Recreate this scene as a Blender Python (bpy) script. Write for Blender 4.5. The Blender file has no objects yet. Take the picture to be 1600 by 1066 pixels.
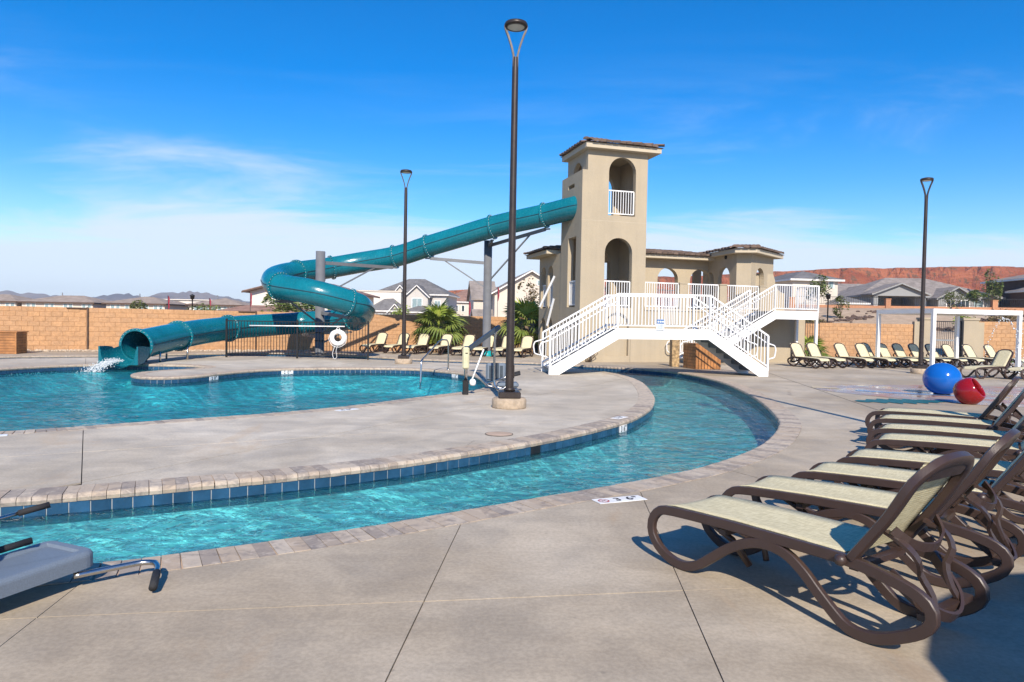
import bpy, bmesh, math, random
from mathutils import Vector, Matrix, noise
from mathutils.geometry import tessellate_polygon
R = math.radians
rnd = random.Random(7)
SC = bpy.context.scene
COL = SC.collection
# ---------------------------------------------------------------- camera
cd = bpy.data.cameras.new('camera'); cam = bpy.data.objects.new('camera', cd); COL.objects.link(cam)
cd.sensor_width = 36.0; cd.lens = 24.0; cd.clip_start = 0.05; cd.clip_end = 20000
p_, r_ = R(-1.539), R(1.052)
fw = Vector((0, math.cos(p_), math.sin(p_))); u0 = Vector((0, -math.sin(p_), math.cos(p_))); x0 = Vector((1, 0, 0))
rt = x0*math.cos(r_) + u0*math.sin(r_); up = u0*math.cos(r_) - x0*math.sin(r_)
M = Matrix((rt, up, -fw)).transposed().to_4x4(); M.translation = Vector((0, 0, 1.5))
cam.matrix_world = M
SC.camera = cam
# ---------------------------------------------------------------- sky and sun
SUN_EL, SUN_AZ = 36.0, 6.6          # the sun stands behind the viewer, a little to the right
w = bpy.data.worlds.new('World'); SC.world = w; w.use_nodes = True
nt = w.node_tree; N = nt.nodes; L = nt.links
bg = N['Background']
sky = N.new('ShaderNodeTexSky'); sky.sky_type = 'NISHITA'; sky.sun_disc = False
sky.sun_elevation = R(SUN_EL); sky.sun_rotation = R(180 - SUN_AZ)
sky.altitude = 800; sky.air_density = 1.0; sky.dust_density = 0.3; sky.ozone_density = 2.5
def wm(op, a, b=None, c=None):
    n = N.new('ShaderNodeMath'); n.operation = op
    for i, v in enumerate((a, b, c)):
        if v is None: continue
        if isinstance(v, (int, float)): n.inputs[i].default_value = v
        else: L.new(v, n.inputs[i])
    return n.outputs[0]
def wramp(v, a, b, lo=0.0, hi=1.0):
    n = N.new('ShaderNodeMapRange'); n.interpolation_type = 'SMOOTHSTEP'
    L.new(v, n.inputs[0]); n.inputs[1].default_value = a; n.inputs[2].default_value = b
    n.inputs[3].default_value = lo; n.inputs[4].default_value = hi
    return n.outputs[0]
tc = N.new('ShaderNodeTexCoord'); sp = N.new('ShaderNodeSeparateXYZ'); L.new(tc.outputs['Generated'], sp.inputs[0])
zc = wm('MAXIMUM', sp.outputs[2], 0.0)
den = wm('ADD', zc, 0.10)
cx = wm('DIVIDE', sp.outputs[0], den); cy = wm('DIVIDE', sp.outputs[1], den)
cmb = N.new('ShaderNodeCombineXYZ'); L.new(cx, cmb.inputs[0]); L.new(cy, cmb.inputs[1]); cmb.inputs[2].default_value = 3.7
def cl(scale, detail, rough, dist, off, sx=1.0, sy=1.0):
    mp = N.new('ShaderNodeMapping'); L.new(cmb.outputs[0], mp.inputs[0])
    mp.inputs['Location'].default_value = off; mp.inputs['Scale'].default_value = (sx, sy, 1)
    n = N.new('ShaderNodeTexNoise'); L.new(mp.outputs[0], n.inputs[0])
    n.inputs['Scale'].default_value = scale; n.inputs['Detail'].default_value = detail
    n.inputs['Roughness'].default_value = rough; n.inputs['Distortion'].default_value = dist
    return n.outputs[0]
big = cl(0.22, 3, 0.5, 0.2, (1.3, 0.4, 0)); wisp = cl(0.8, 7, 0.62, 0.8, (5.1, 2.2, 0), 0.7, 1.5)
low = wramp(sp.outputs[2], 0.03, 0.18, 1.0, 0.0)
cov = wm('MULTIPLY_ADD', low, 0.42, wm('MULTIPLY_ADD', big, 0.75, wm('MULTIPLY', wisp, 0.55)))
clouds = wm('MULTIPLY', wramp(cov, 0.68, 0.95), wramp(sp.outputs[2], 0.18, 0.36, 1.0, 0.06))
veil = wramp(sp.outputs[2], -0.02, 0.20, 0.36, 0.0)
clf = wm('MAXIMUM', wm('MULTIPLY', clouds, 0.90), veil)
hs = N.new('ShaderNodeHueSaturation'); hs.inputs['Hue'].default_value = 0.507; hs.inputs['Saturation'].default_value = 1.50; hs.inputs['Value'].default_value = 1.70
L.new(sky.outputs[0], hs.inputs['Color'])
mx = N.new('ShaderNodeMix'); mx.data_type = 'RGBA'
L.new(clf, mx.inputs[0]); L.new(hs.outputs[0], mx.inputs[6]); mx.inputs[7].default_value = (7.6, 8.5, 9.8, 1)
L.new(mx.outputs[2], bg.inputs[0]); bg.inputs[1].default_value = 0.082
sl = bpy.data.lights.new('sun', 'SUN'); sun = bpy.data.objects.new('sun', sl); COL.objects.link(sun)
sl.energy = 5.0; sl.angle = R(0.53); sl.color = (1.0, 0.90, 0.77)
to_sun = Vector((math.sin(R(SUN_AZ))*math.cos(R(SUN_EL)), -math.cos(R(SUN_AZ))*math.cos(R(SUN_EL)), math.sin(R(SUN_EL))))
sun.rotation_euler = to_sun.to_track_quat('Z', 'Y').to_euler()
vs = SC.view_settings; vs.view_transform = 'Standard'; vs.look = 'None'; vs.exposure = 0.40; vs.gamma = 1.0; vs.use_curve_mapping = False
SC.cycles.use_denoising = True; SC.cycles.max_bounces = 8; SC.cycles.transparent_max_bounces = 12
SC.cycles.caustics_refractive = False; SC.cycles.caustics_reflective = False; SC.cycles.sample_clamp_indirect = 6

# ---------------------------------------------------------------- materials
MATS = {}
def srgb(r, g, b):
    f = lambda c: (c/255/12.92) if c/255 <= 0.04045 else ((c/255+0.055)/1.055)**2.4
    return (f(r), f(g), f(b))
class NT:
    def __init__(s, name):
        s.m = bpy.data.materials.new(name); s.m.use_nodes = True; s.t = s.m.node_tree
        s.N = s.t.nodes; s.L = s.t.links; s.b = s.N['Principled BSDF']; MATS[name] = s.m
        s.co = s.N.new('ShaderNodeTexCoord')
        s.geo = s.N.new('ShaderNodeNewGeometry')
    def set(s, sock, v):
        i = s.b.inputs[sock]
        if hasattr(v, 'is_linked') or hasattr(v, 'links'): s.L.new(v, i)
        else: i.default_value = (*v, 1) if isinstance(v, tuple) and len(v) == 3 else v
    def mapv(s, scale=(1, 1, 1), rot=(0, 0, 0), world=True, vec=None):
        n = s.N.new('ShaderNodeMapping'); n.inputs['Scale'].default_value = scale; n.inputs['Rotation'].default_value = rot
        s.L.new(vec if vec is not None else (s.geo.outputs['Position'] if world else s.co.outputs['Object']), n.inputs[0]); return n.outputs[0]
    def noise(s, scale, detail=4, rough=0.55, dist=0.0, vec=None, world=True):
        n = s.N.new('ShaderNodeTexNoise'); s.L.new(vec if vec is not None else s.mapv(world=world), n.inputs[0])
        n.inputs['Scale'].default_value = scale; n.inputs['Detail'].default_value = detail
        n.inputs['Roughness'].default_value = rough; n.inputs['Distortion'].default_value = dist
        return n.outputs[0]
    def rng(s, v, a, b, lo, hi, smooth=True):
        n = s.N.new('ShaderNodeMapRange'); n.interpolation_type = 'SMOOTHSTEP' if smooth else 'LINEAR'
        s.L.new(v, n.inputs[0])
        for i, k in enumerate((a, b, lo, hi)): n.inputs[i+1].default_value = k
        return n.outputs[0]
    def math(s, op, a, b=0.0):
        n = s.N.new('ShaderNodeMath'); n.operation = op
        for i, v in enumerate((a, b)):
            if isinstance(v, (int, float)): n.inputs[i].default_value = v
            else: s.L.new(v, n.inputs[i])
        return n.outputs[0]
    def mix(s, f, a, b, mode='MIX'):
        n = s.N.new('ShaderNodeMix'); n.data_type = 'RGBA'; n.blend_type = mode; n.clamp_result = False
        for i, v in ((0, f), (6, a), (7, b)):
            if isinstance(v, (int, float)): n.inputs[i].default_value = v
            elif isinstance(v, tuple): n.inputs[i].default_value = (*v[:3], 1)
            else: s.L.new(v, n.inputs[i])
        return n.outputs[2]
    def scale_col(s, col, f):
        n = s.N.new('ShaderNodeVectorMath'); n.operation = 'SCALE'
        if isinstance(col, tuple): n.inputs[0].default_value = col
        else: s.L.new(col, n.inputs[0])
        if isinstance(f, (int, float)): n.inputs['Scale'].default_value = f
        else: s.L.new(f, n.inputs['Scale'])
        return n.outputs[0]
    def rand(s):
        return s.N.new('ShaderNodeObjectInfo').outputs['Random']
    def bump(s, h, strength=0.3, dist=0.01, normal=None):
        n = s.N.new('ShaderNodeBump'); n.inputs['Strength'].default_value = strength; n.inputs['Distance'].default_value = dist
        s.L.new(h, n.inputs['Height'])
        if normal is not None: s.L.new(normal, n.inputs['Normal'])
        return n.outputs[0]
def simple(name, col, rough=0.5, metal=0.0, var=0.12, vs_=4.0, bump=0.0, bs=60.0, spec=0.5, rnd_amt=0.0, world=False, coat=0.0):
    t = NT(name); n = t.noise(vs_, 5, 0.6, world=world)
    f = t.rng(n, 0.3, 0.7, 1-var, 1+var)
    if rnd_amt: f = t.math('MULTIPLY', f, t.rng(t.rand(), 0, 1, 1-rnd_amt, 1+rnd_amt, False))
    t.set('Base Color', t.scale_col(col, f)); t.set('Metallic', metal)
    t.set('Roughness', t.rng(t.noise(vs_*2.3, 3, world=world), 0.3, 0.7, max(0.02, rough*0.85), min(1, rough*1.15)))
    t.set('Specular IOR Level', spec)
    if coat: t.set('Coat Weight', coat); t.set('Coat Roughness', 0.08)
    if bump: t.set('Normal', t.bump(t.noise(bs, 4, 0.6, world=world), bump, 0.01))
    return t.m

def concrete(name, base, tint, dark=0.0):
    t = NT(name)
    a = t.noise(0.28, 5, 0.6, 0.4); b = t.noise(1.7, 6, 0.65, 0.6); c = t.noise(38, 3, 0.7)
    st = t.noise(1.0, 5, 0.6, 0.3, vec=t.mapv((0.5, 5.0, 1), (0, 0, R(12))))
    f = t.rng(a, 0.3, 0.7, 0.88, 1.08); f = t.math('MULTIPLY', f, t.rng(b, 0.30, 0.70, 0.87, 1.10))
    f = t.math('MULTIPLY', f, t.rng(c, 0.30, 0.70, 0.88, 1.08)); f = t.math('MULTIPLY', f, t.rng(st, 0.3, 0.7, 0.95, 1.04))
    col = t.mix(t.rng(a, 0.38, 0.66, 0, 1), base, tint)
    col = t.scale_col(col, f)
    spk = t.N.new('ShaderNodeTexVoronoi'); t.L.new(t.mapv(), spk.inputs[0]); spk.inputs['Scale'].default_value = 3.2
    col = t.mix(t.rng(spk.outputs['Distance'], 0.02, 0.05, 0.28, 0.0), col, (0.10, 0.085, 0.07))
    blot = t.noise(0.75, 3, 0.5, 1.2, vec=t.mapv((1, 1, 1), (0.3, 0.1, 1.0)))
    col = t.mix(t.rng(blot, 0.60, 0.72, 0, 0.14), col, tuple(x*0.55 for x in base))
    ck = t.N.new('ShaderNodeTexVoronoi'); ck.feature = 'DISTANCE_TO_EDGE'; ck.inputs['Scale'].default_value = 0.30
    wv = t.N.new('ShaderNodeVectorMath'); wv.operation = 'MULTIPLY_ADD'; nz = t.N.new('ShaderNodeTexNoise'); t.L.new(t.mapv(), nz.inputs[0]); nz.inputs['Scale'].default_value = 2.2; nz.inputs['Detail'].default_value = 5
    t.L.new(nz.outputs['Color'], wv.inputs[0]); wv.inputs[1].default_value = (0.5, 0.5, 0); t.L.new(t.mapv(), wv.inputs[2]); t.L.new(wv.outputs[0], ck.inputs[0])
    crack = t.math('MULTIPLY', t.rng(ck.outputs['Distance'], 0.0006, 0.0022, 1, 0), t.rng(t.noise(0.22, 2), 0.5, 0.6, 0, 0.45))
    col = t.mix(crack, col, (0.09, 0.07, 0.055))
    rst = t.noise(0.5, 5, 0.7, 1.5, vec=t.mapv((1.4, 0.5, 1), (0, 0, R(-35)))); col = t.mix(t.rng(rst, 0.56, 0.68, 0, 0.35), col, tuple(x*y for x, y in zip(base, (1.02, 0.86, 0.70))))
    t.set('Base Color', col); t.set('Roughness', t.rng(b, 0.3, 0.7, 0.62, 0.9)); t.set('Specular IOR Level', 0.3)
    t.set('Normal', t.bump(t.math('ADD', c, t.math('MULTIPLY', t.noise(160, 2), 0.5)), 0.22, 0.004))
    return t.m
concrete('concrete_walk', (0.392, 0.322, 0.234), (0.450, 0.387, 0.300))
concrete('concrete_island', (0.475, 0.412, 0.322), (0.54, 0.485, 0.398))
simple('joint', (0.045, 0.04, 0.036), 0.9)
def masonry(name, col, amt, rough=0.85, bs=40):
    t = NT(name)
    f = t.math('MULTIPLY', t.rng(t.rand(), 0, 1, 1-amt, 1+amt, False), t.rng(t.noise(9, 5, 0.65), 0.3, 0.7, 0.86, 1.12))
    f = t.math('MULTIPLY', f, t.rng(t.noise(bs, 3, 0.7), 0.3, 0.7, 0.9, 1.08))
    r2 = t.math('FRACT', t.math('MULTIPLY', t.rand(), 7.31))
    c2 = t.mix(t.rng(r2, 0, 1, 0, 1, False), col, tuple(c*k for c, k in zip(col, (0.9, 0.93, 1.0))))
    t.set('Base Color', t.scale_col(c2, f)); t.set('Roughness', rough); t.set('Specular IOR Level', 0.25)
    t.set('Normal', t.bump(t.noise(bs, 5, 0.65), 0.5, 0.01)); return t.m
masonry('wall_block', (0.50, 0.285, 0.142), 0.045)
masonry('far_block', (0.44, 0.215, 0.115), 0.06)
simple('mortar', (0.45, 0.256, 0.128), 0.95, bump=0.3)
def coping_mat():
    t = NT('coping_brick'); r1 = t.rand(); r2 = t.math('FRACT', t.math('MULTIPLY', r1, 13.7))
    vor = t.N.new('ShaderNodeTexVoronoi'); t.L.new(t.mapv(), vor.inputs[0]); vor.inputs['Scale'].default_value = 8
    col = t.mix(t.rng(r1, 0.0, 1.0, 0, 1, False), (0.42, 0.335, 0.25), (0.49, 0.42, 0.335))
    col = t.mix(t.rng(r2, 0.62, 0.9, 0, 0.7), col, (0.25, 0.215, 0.19))
    col = t.mix(t.rng(t.noise(6, 6, 0.7, 1.0), 0.46, 0.64, 0, 0.55), col, (0.17, 0.15, 0.145))
    col = t.mix(t.rng(t.noise(11, 4, 0.6, 0.6), 0.52, 0.66, 0, 0.5), col, (0.55, 0.47, 0.38))
    t.set('Base Color', col); t.set('Roughness', 0.8); t.set('Specular IOR Level', 0.3)
    t.set('Normal', t.bump(t.noise(45, 6, 0.7), 0.6, 0.006)); return t.m
coping_mat()
simple('grout', (0.45, 0.33, 0.24), 0.95)
simple('white_grout', (0.36, 0.39, 0.41), 0.8)
def tile_mat():
    t = NT('pool_tile'); r1 = t.rand(); n = t.noise(5, 3, 0.6)
    f = t.math('MULTIPLY', t.rng(r1, 0, 1, 0.8, 1.2, False), t.rng(n, 0.3, 0.7, 0.8, 1.2))
    t.set('Base Color', t.scale_col((0.020, 0.072, 0.140), f)); t.set('Roughness', 0.22); return t.m
tile_mat()
def plaster_mat():
    t = NT('pool_plaster')
    f = t.math('MULTIPLY', t.rng(t.noise(0.6, 4), 0.3, 0.7, 0.85, 1.12), t.rng(t.noise(7, 4, 0.7), 0.3, 0.7, 0.93, 1.06))
    t.set('Base Color', t.scale_col((0.82, 0.93, 0.97), f)); t.set('Roughness', 0.8)
plaster_mat()
def water(name, tint, k1, k2, strength, kc, ripple_tint):
    """clear pool water: see-through sheet with caustic and ripple light painted into its tint, some true refraction, Fresnel gloss"""
    t = NT(name); t.N.remove(t.b); out = [n for n in t.N if n.type == 'OUTPUT_MATERIAL'][0]
    v1 = t.mapv((1.0, 1.6, 1), (0, 0, R(25))); v2 = t.mapv((1.3, 1.0, 1), (0, 0, R(-30)))
    h = t.math('ADD', t.noise(k1, 3, 0.5, 0.7, vec=v1), t.math('MULTIPLY', t.noise(k2, 3, 0.55, 0.6, vec=v2), 0.42))
    h = t.math('ADD', h, t.math('MULTIPLY', t.noise(0.5, 2, 0.5, 0.3, vec=v2), 0.9))
    nrm = t.bump(h, 1.0, strength)
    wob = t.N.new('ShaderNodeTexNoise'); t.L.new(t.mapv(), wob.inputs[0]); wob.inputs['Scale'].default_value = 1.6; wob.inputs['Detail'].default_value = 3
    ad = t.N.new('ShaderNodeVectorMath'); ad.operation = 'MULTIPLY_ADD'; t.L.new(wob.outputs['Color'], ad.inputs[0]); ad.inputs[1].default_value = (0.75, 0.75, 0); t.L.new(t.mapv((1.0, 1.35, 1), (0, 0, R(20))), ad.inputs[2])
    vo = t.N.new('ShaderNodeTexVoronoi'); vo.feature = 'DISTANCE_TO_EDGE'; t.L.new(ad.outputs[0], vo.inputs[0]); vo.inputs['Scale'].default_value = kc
    caustic_net = t.rng(vo.outputs['Distance'], 0.0, 0.16, 1.0, 0.0)
    caustic_net = t.math('MULTIPLY', caustic_net, t.rng(t.noise(0.9, 3, 0.6), 0.35, 0.65, 0.35, 1.0))
    lens = t.math('MULTIPLY', t.rng(caustic_net, 0.0, 1.0, 0.80, 1.0, False), t.rng(t.noise(0.7, 4, 0.6, 0.8, vec=v1), 0.32, 0.68, 0.92, 1.0))  # painted caustics: cell and noise patterns brighten and dim the transparent tint
    lens = t.math('MULTIPLY', lens, t.rng(t.noise(k2*0.8, 3, 0.6, 0.9, vec=v1), 0.42, 0.57, ripple_tint, 1.0))
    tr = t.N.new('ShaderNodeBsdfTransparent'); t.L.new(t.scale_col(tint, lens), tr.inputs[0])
    rf = t.N.new('ShaderNodeBsdfRefraction'); rf.inputs[0].default_value = (*tint, 1); rf.inputs['IOR'].default_value = 1.33; rf.inputs['Roughness'].default_value = 0.0
    t.L.new(nrm, rf.inputs['Normal'])
    m1 = t.N.new('ShaderNodeMixShader'); m1.inputs[0].default_value = 0.12; t.L.new(tr.outputs[0], m1.inputs[1]); t.L.new(rf.outputs[0], m1.inputs[2])
    gl = t.N.new('ShaderNodeBsdfGlossy'); gl.inputs['Roughness'].default_value = 0.04; t.L.new(nrm, gl.inputs['Normal']); gl.inputs[0].default_value = (0.95, 0.97, 1, 1)
    fr = t.N.new('ShaderNodeFresnel'); fr.inputs[0].default_value = 1.33; t.L.new(nrm, fr.inputs['Normal'])
    m2 = t.N.new('ShaderNodeMixShader'); t.L.new(t.math('MINIMUM', t.math('MULTIPLY', fr.outputs[0], 0.95), 0.65), m2.inputs[0]); t.L.new(m1.outputs[0], m2.inputs[1]); t.L.new(gl.outputs[0], m2.inputs[2])
    t.L.new(m2.outputs[0], out.inputs[0]); return t.m
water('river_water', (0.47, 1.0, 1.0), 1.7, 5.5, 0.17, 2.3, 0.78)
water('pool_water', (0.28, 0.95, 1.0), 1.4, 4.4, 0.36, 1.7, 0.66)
def stucco_mat(name, col):
    t = NT(name)
    st = t.noise(1.0, 5, 0.65, 0.2, vec=t.mapv((3.5, 3.5, 0.22))); n = t.noise(0.9, 5, 0.6); g = t.noise(55, 4, 0.65)
    f = t.math('MULTIPLY', t.rng(st, 0.35, 0.68, 1.015, 0.955), t.rng(n, 0.3, 0.7, 0.94, 1.05)); f = t.math('MULTIPLY', f, t.rng(g, 0.3, 0.7, 0.93, 1.05))
    c2 = t.mix(t.rng(n, 0.4, 0.65, 0, 0.5), col, tuple(k*0.96*v for k, v in zip(col, (1.0, 0.985, 0.95))))
    t.set('Base Color', t.scale_col(c2, f)); t.set('Roughness', 0.92); t.set('Specular IOR Level', 0.2); t.set('Normal', t.bump(t.math('ADD', g, t.noise(14, 3)), 0.5, 0.012))
stucco_mat('stucco', (0.415, 0.350, 0.252))
simple('stucco_trim', (0.49, 0.425, 0.32), 0.9, var=0.04, vs_=1.2, bump=0.25, bs=90, spec=0.2)
simple('roof_tile', (0.165, 0.118, 0.092), 0.85, var=0.25, vs_=3, bump=0.4, bs=30, rnd_amt=0.28, spec=0.2)
simple('white_paint', (0.80, 0.80, 0.79), 0.4, var=0.03, vs_=2.0)
simple('tread_metal', (0.20, 0.21, 0.22), 0.55, 0.4)
simple('grey_steel', (0.17, 0.175, 0.185), 0.5, 0.2, var=0.1, vs_=2)
simple('bronze', (0.040, 0.030, 0.026), 0.42, 0.3, var=0.15)
simple('black_steel', (0.012, 0.012, 0.013), 0.45, 0.2)
simple('lens', (0.55, 0.55, 0.52), 0.4)
simple('footing', (0.40, 0.315, 0.225), 0.95, var=0.2, vs_=9, bump=0.8, bs=50, world=True)
def slide_mat():
    t = NT('slide_fibreglass')
    f = t.math('MULTIPLY', t.rng(t.noise(0.8, 5, 0.65), 0.3, 0.7, 0.84, 1.12), t.rng(t.noise(1.0, 5, 0.7, vec=t.mapv((9, 9, 1.2))), 0.35, 0.7, 1.04, 0.9))
    t.set('Base Color', t.scale_col((0.005, 0.150, 0.195), f)); t.set('Roughness', t.rng(t.noise(14, 4), 0.3, 0.7, 0.16, 0.30))
    t.set('Normal', t.bump(t.noise(20, 2), 0.05, 0.01)); return t.m
slide_mat()
simple('slide_seam', (0.004, 0.03, 0.05), 0.6)
simple('bolt', (0.55, 0.6, 0.62), 0.35, 0.8)
simple('chrome', (0.50, 0.49, 0.47), 0.24, 1.0, var=0.05)
simple('lounger_plastic', (0.050, 0.031, 0.026), 0.40, var=0.1, vs_=5, bump=0.08, bs=120)
def sling_mat(name, c1, c2):
    t = NT(name)
    a = t.N.new('ShaderNodeTexWave'); a.wave_type = 'BANDS'; a.bands_direction = 'X'; a.inputs['Scale'].default_value = 34; a.inputs['Distortion'].default_value = 0.8
    b = t.N.new('ShaderNodeTexWave'); b.wave_type = 'BANDS'; b.bands_direction = 'Y'; b.inputs['Scale'].default_value = 34; b.inputs['Distortion'].default_value = 0.8
    for k in (a, b): t.L.new(t.co.outputs['Object'], k.inputs[0])
    wv = t.math('MULTIPLY', a.outputs['Fac'], b.outputs['Fac'])
    n = t.noise(1.0, 4, 0.7, vec=t.mapv((14, 90, 14), world=False))
    n2 = t.noise(1.0, 4, 0.7, vec=t.mapv((90, 14, 90), world=False))
    f = t.math('ADD', t.math('MULTIPLY', n, 0.5), t.math('MULTIPLY', n2, 0.5))
    t.set('Base Color', t.scale_col(t.mix(t.rng(f, 0.40, 0.60, 0, 1), c1, c2), t.rng(wv, 0, 1, 0.84, 1.06))); t.set('Roughness', 0.85); t.set('Specular IOR Level', 0.2)
    t.set('Normal', t.bump(wv, 0.5, 0.003)); return t.m
sling_mat('sling', (0.58, 0.515, 0.32), (0.77, 0.70, 0.465))
simple('wood', (0.36, 0.155, 0.048), 0.6, var=0.3, vs_=3, bump=0.2, bs=30, rnd_amt=0.2)
simple('wood_dark', (0.085, 0.045, 0.025), 0.7, var=0.25, vs_=3)
simple('stone_veneer', (0.36, 0.25, 0.13), 0.95, var=0.5, vs_=9, bump=1.0, bs=14)
simple('blue_fibreglass', (0.006, 0.105, 0.42), 0.13, var=0.05)
simple('red_fibreglass', (0.24, 0.006, 0.010), 0.12, var=0.12)
simple('ring_white', (0.82, 0.82, 0.80), 0.5)
simple('rope', (0.65, 0.66, 0.66), 0.8)
simple('cream_plastic', (0.55, 0.52, 0.33), 0.45)
simple('black_foam', (0.018, 0.018, 0.02), 0.75, bump=0.4, bs=150)
simple('lift_plastic', (0.145, 0.18, 0.225), 0.5, var=0.12, vs_=160, bump=0.15, bs=200)
simple('lift_blue', (0.075, 0.095, 0.115), 0.35, 0.5)
simple('sign_blue', (0.02, 0.12, 0.33), 0.4); simple('sign_white', (0.75, 0.76, 0.76), 0.4); simple('ink', (0.02, 0.02, 0.022), 0.6); simple('ink_red', (0.35, 0.03, 0.03), 0.6)
simple('teal_collar', (0.005, 0.30, 0.33), 0.35)
simple('skim_black', (0.01, 0.01, 0.012), 0.5)
def pad_mat():
    t = NT('splash_pad')
    a = t.noise(0.5, 3, 0.5, 1.5)
    col = t.mix(t.rng(a, 0.47, 0.53, 0, 1), (0.36, 0.275, 0.225), (0.40, 0.22, 0.15))
    t.set('Base Color', t.scale_col(col, t.rng(t.noise(14, 5), 0.3, 0.7, 0.85, 1.1)))
    t.set('Roughness', t.rng(t.noise(0.9, 4, 0.6), 0.42, 0.6, 0.10, 0.6)); t.set('Normal', t.bump(t.noise(60, 3), 0.12, 0.004))
pad_mat()
simple('paint_teal', (0.012, 0.105, 0.10), 0.5, var=0.15); simple('paint_blue', (0.10, 0.19, 0.36), 0.22, var=0.15); simple('paint_yellow', (0.55, 0.42, 0.22), 0.4)
simple('umbrella_cloth', (0.25, 0.2, 0.16), 0.9)
def sand_mat():
    t = NT('desert_ground')
    n1 = t.noise(0.05, 5); n2 = t.noise(2.0, 6, 0.7)
    col = t.mix(t.rng(n1, 0.4, 0.6, 0, 1), (0.50, 0.395, 0.285), (0.44, 0.325, 0.225))
    t.set('Base Color', t.scale_col(col, t.rng(n2, 0.3, 0.7, 0.78, 1.14))); t.set('Roughness', 0.95); t.set('Specular IOR Level', 0.1)
    t.set('Normal', t.bump(n2, 0.5, 0.1))
sand_mat()
def mesa_mat():
    t = NT('red_rock')
    n = t.noise(0.045, 7, 0.7, 0.8, vec=t.mapv((1, 1, 3.5))); n2 = t.noise(0.25, 5, 0.7)
    col = t.mix(t.rng(n, 0.35, 0.65, 0, 1), (0.24, 0.068, 0.032), (0.39, 0.135, 0.062))
    col = t.mix(t.rng(n2, 0.52, 0.64, 0, 0.85), col, (0.115, 0.075, 0.04))
    t.set('Base Color', col); t.set('Roughness', 0.95); t.set('Specular IOR Level', 0.1)
    t.set('Normal', t.bump(t.math('ADD', n, n2), 1.0, 2.5))
mesa_mat()
def mtn_mat():
    t = NT('mountain_rock')
    n = t.noise(0.0022, 7, 0.65); n2 = t.noise(0.008, 6, 0.65)
    t.set('Base Color', t.mix(t.rng(n2, 0.4, 0.6, 0, 1), (0.12, 0.10, 0.088), (0.21, 0.17, 0.14))); t.set('Roughness', 1.0); t.set('Specular IOR Level', 0.0)
mtn_mat()
simple('gravel', (0.47, 0.38, 0.28), 0.95, var=0.3, vs_=12, world=True)
simple('lava_rock', (0.10, 0.065, 0.05), 0.95, var=0.4, vs_=2, world=True)
def leaf_mat(name, a, b):
    t = NT(name); n = t.noise(2.2, 4, 0.6)
    t.set('Base Color', t.mix(t.rng(n, 0.35, 0.65, 0, 1), a, b)); t.set('Roughness', 0.5); t.set('Specular IOR Level', 0.3)
    t.set('Subsurface Weight', 0.0)
leaf_mat('palm_leaf', (0.085, 0.135, 0.026), (0.19, 0.225, 0.05)); leaf_mat('palm_young', (0.22, 0.30, 0.045), (0.32, 0.37, 0.07)); leaf_mat('palm_dry', (0.24, 0.155, 0.07), (0.17, 0.10, 0.05))
leaf_mat('shrub_leaf', (0.075, 0.10, 0.028), (0.15, 0.16, 0.05)); leaf_mat('tree_leaf', (0.07, 0.115, 0.03), (0.16, 0.185, 0.06)); leaf_mat('turf', (0.05, 0.11, 0.02), (0.08, 0.15, 0.03))
leaf_mat('dry_shrub', (0.20, 0.14, 0.07), (0.14, 0.13, 0.05))
simple('bark', (0.16, 0.115, 0.075), 0.95, var=0.3, bump=0.8, bs=20)
simple('banner_red', (0.24, 0.016, 0.035), 0.7)
for k, c in dict(house_taupe=(0.58, 0.51, 0.43), house_grey=(0.50, 0.475, 0.44), house_white=(0.66, 0.615, 0.55), house_slate=(0.27, 0.275, 0.275), house_cream=(0.58, 0.52, 0.44), house_brown=(0.10, 0.065, 0.05)).items():
    simple(k, c, 0.92, var=0.04, vs_=0.6, bump=0.2, bs=20, spec=0.2)
def shingle(name, c):
    t = NT(name)
    wv = t.N.new('ShaderNodeTexWave'); wv.wave_type = 'BANDS'; wv.bands_direction = 'Z'; wv.inputs['Scale'].default_value = 2.2; wv.inputs['Distortion'].default_value = 0.6; t.L.new(t.geo.outputs['Position'], wv.inputs[0])
    f = t.math('MULTIPLY', t.rng(t.noise(1.2, 6, 0.7), 0.3, 0.7, 0.75, 1.2), t.rng(wv.outputs['Fac'], 0, 1, 0.8, 1.1))
    t.set('Base Color', t.scale_col(c, f)); t.set('Roughness', 0.9); t.set('Specular IOR Level', 0.2); t.set('Normal', t.bump(wv.outputs['Fac'], 0.5, 0.05))
shingle('roof_brown', (0.32, 0.26, 0.215)); shingle('roof_grey', (0.17, 0.165, 0.165)); shingle('roof_red', (0.27, 0.165, 0.13)); shingle('roof_taupe', (0.27, 0.235, 0.21))
simple('glass', (0.03, 0.045, 0.05), 0.08, var=0.1); simple('glass_pale', (0.24, 0.32, 0.33), 0.15, var=0.2); simple('frame_white', (0.72, 0.71, 0.68), 0.5)
def foam_mat():
    t = NT('foam'); t.set('Base Color', (0.85, 0.9, 0.92)); t.set('Roughness', 0.25); t.set('Transmission Weight', 0.25); t.set('IOR', 1.33)
foam_mat()

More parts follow.
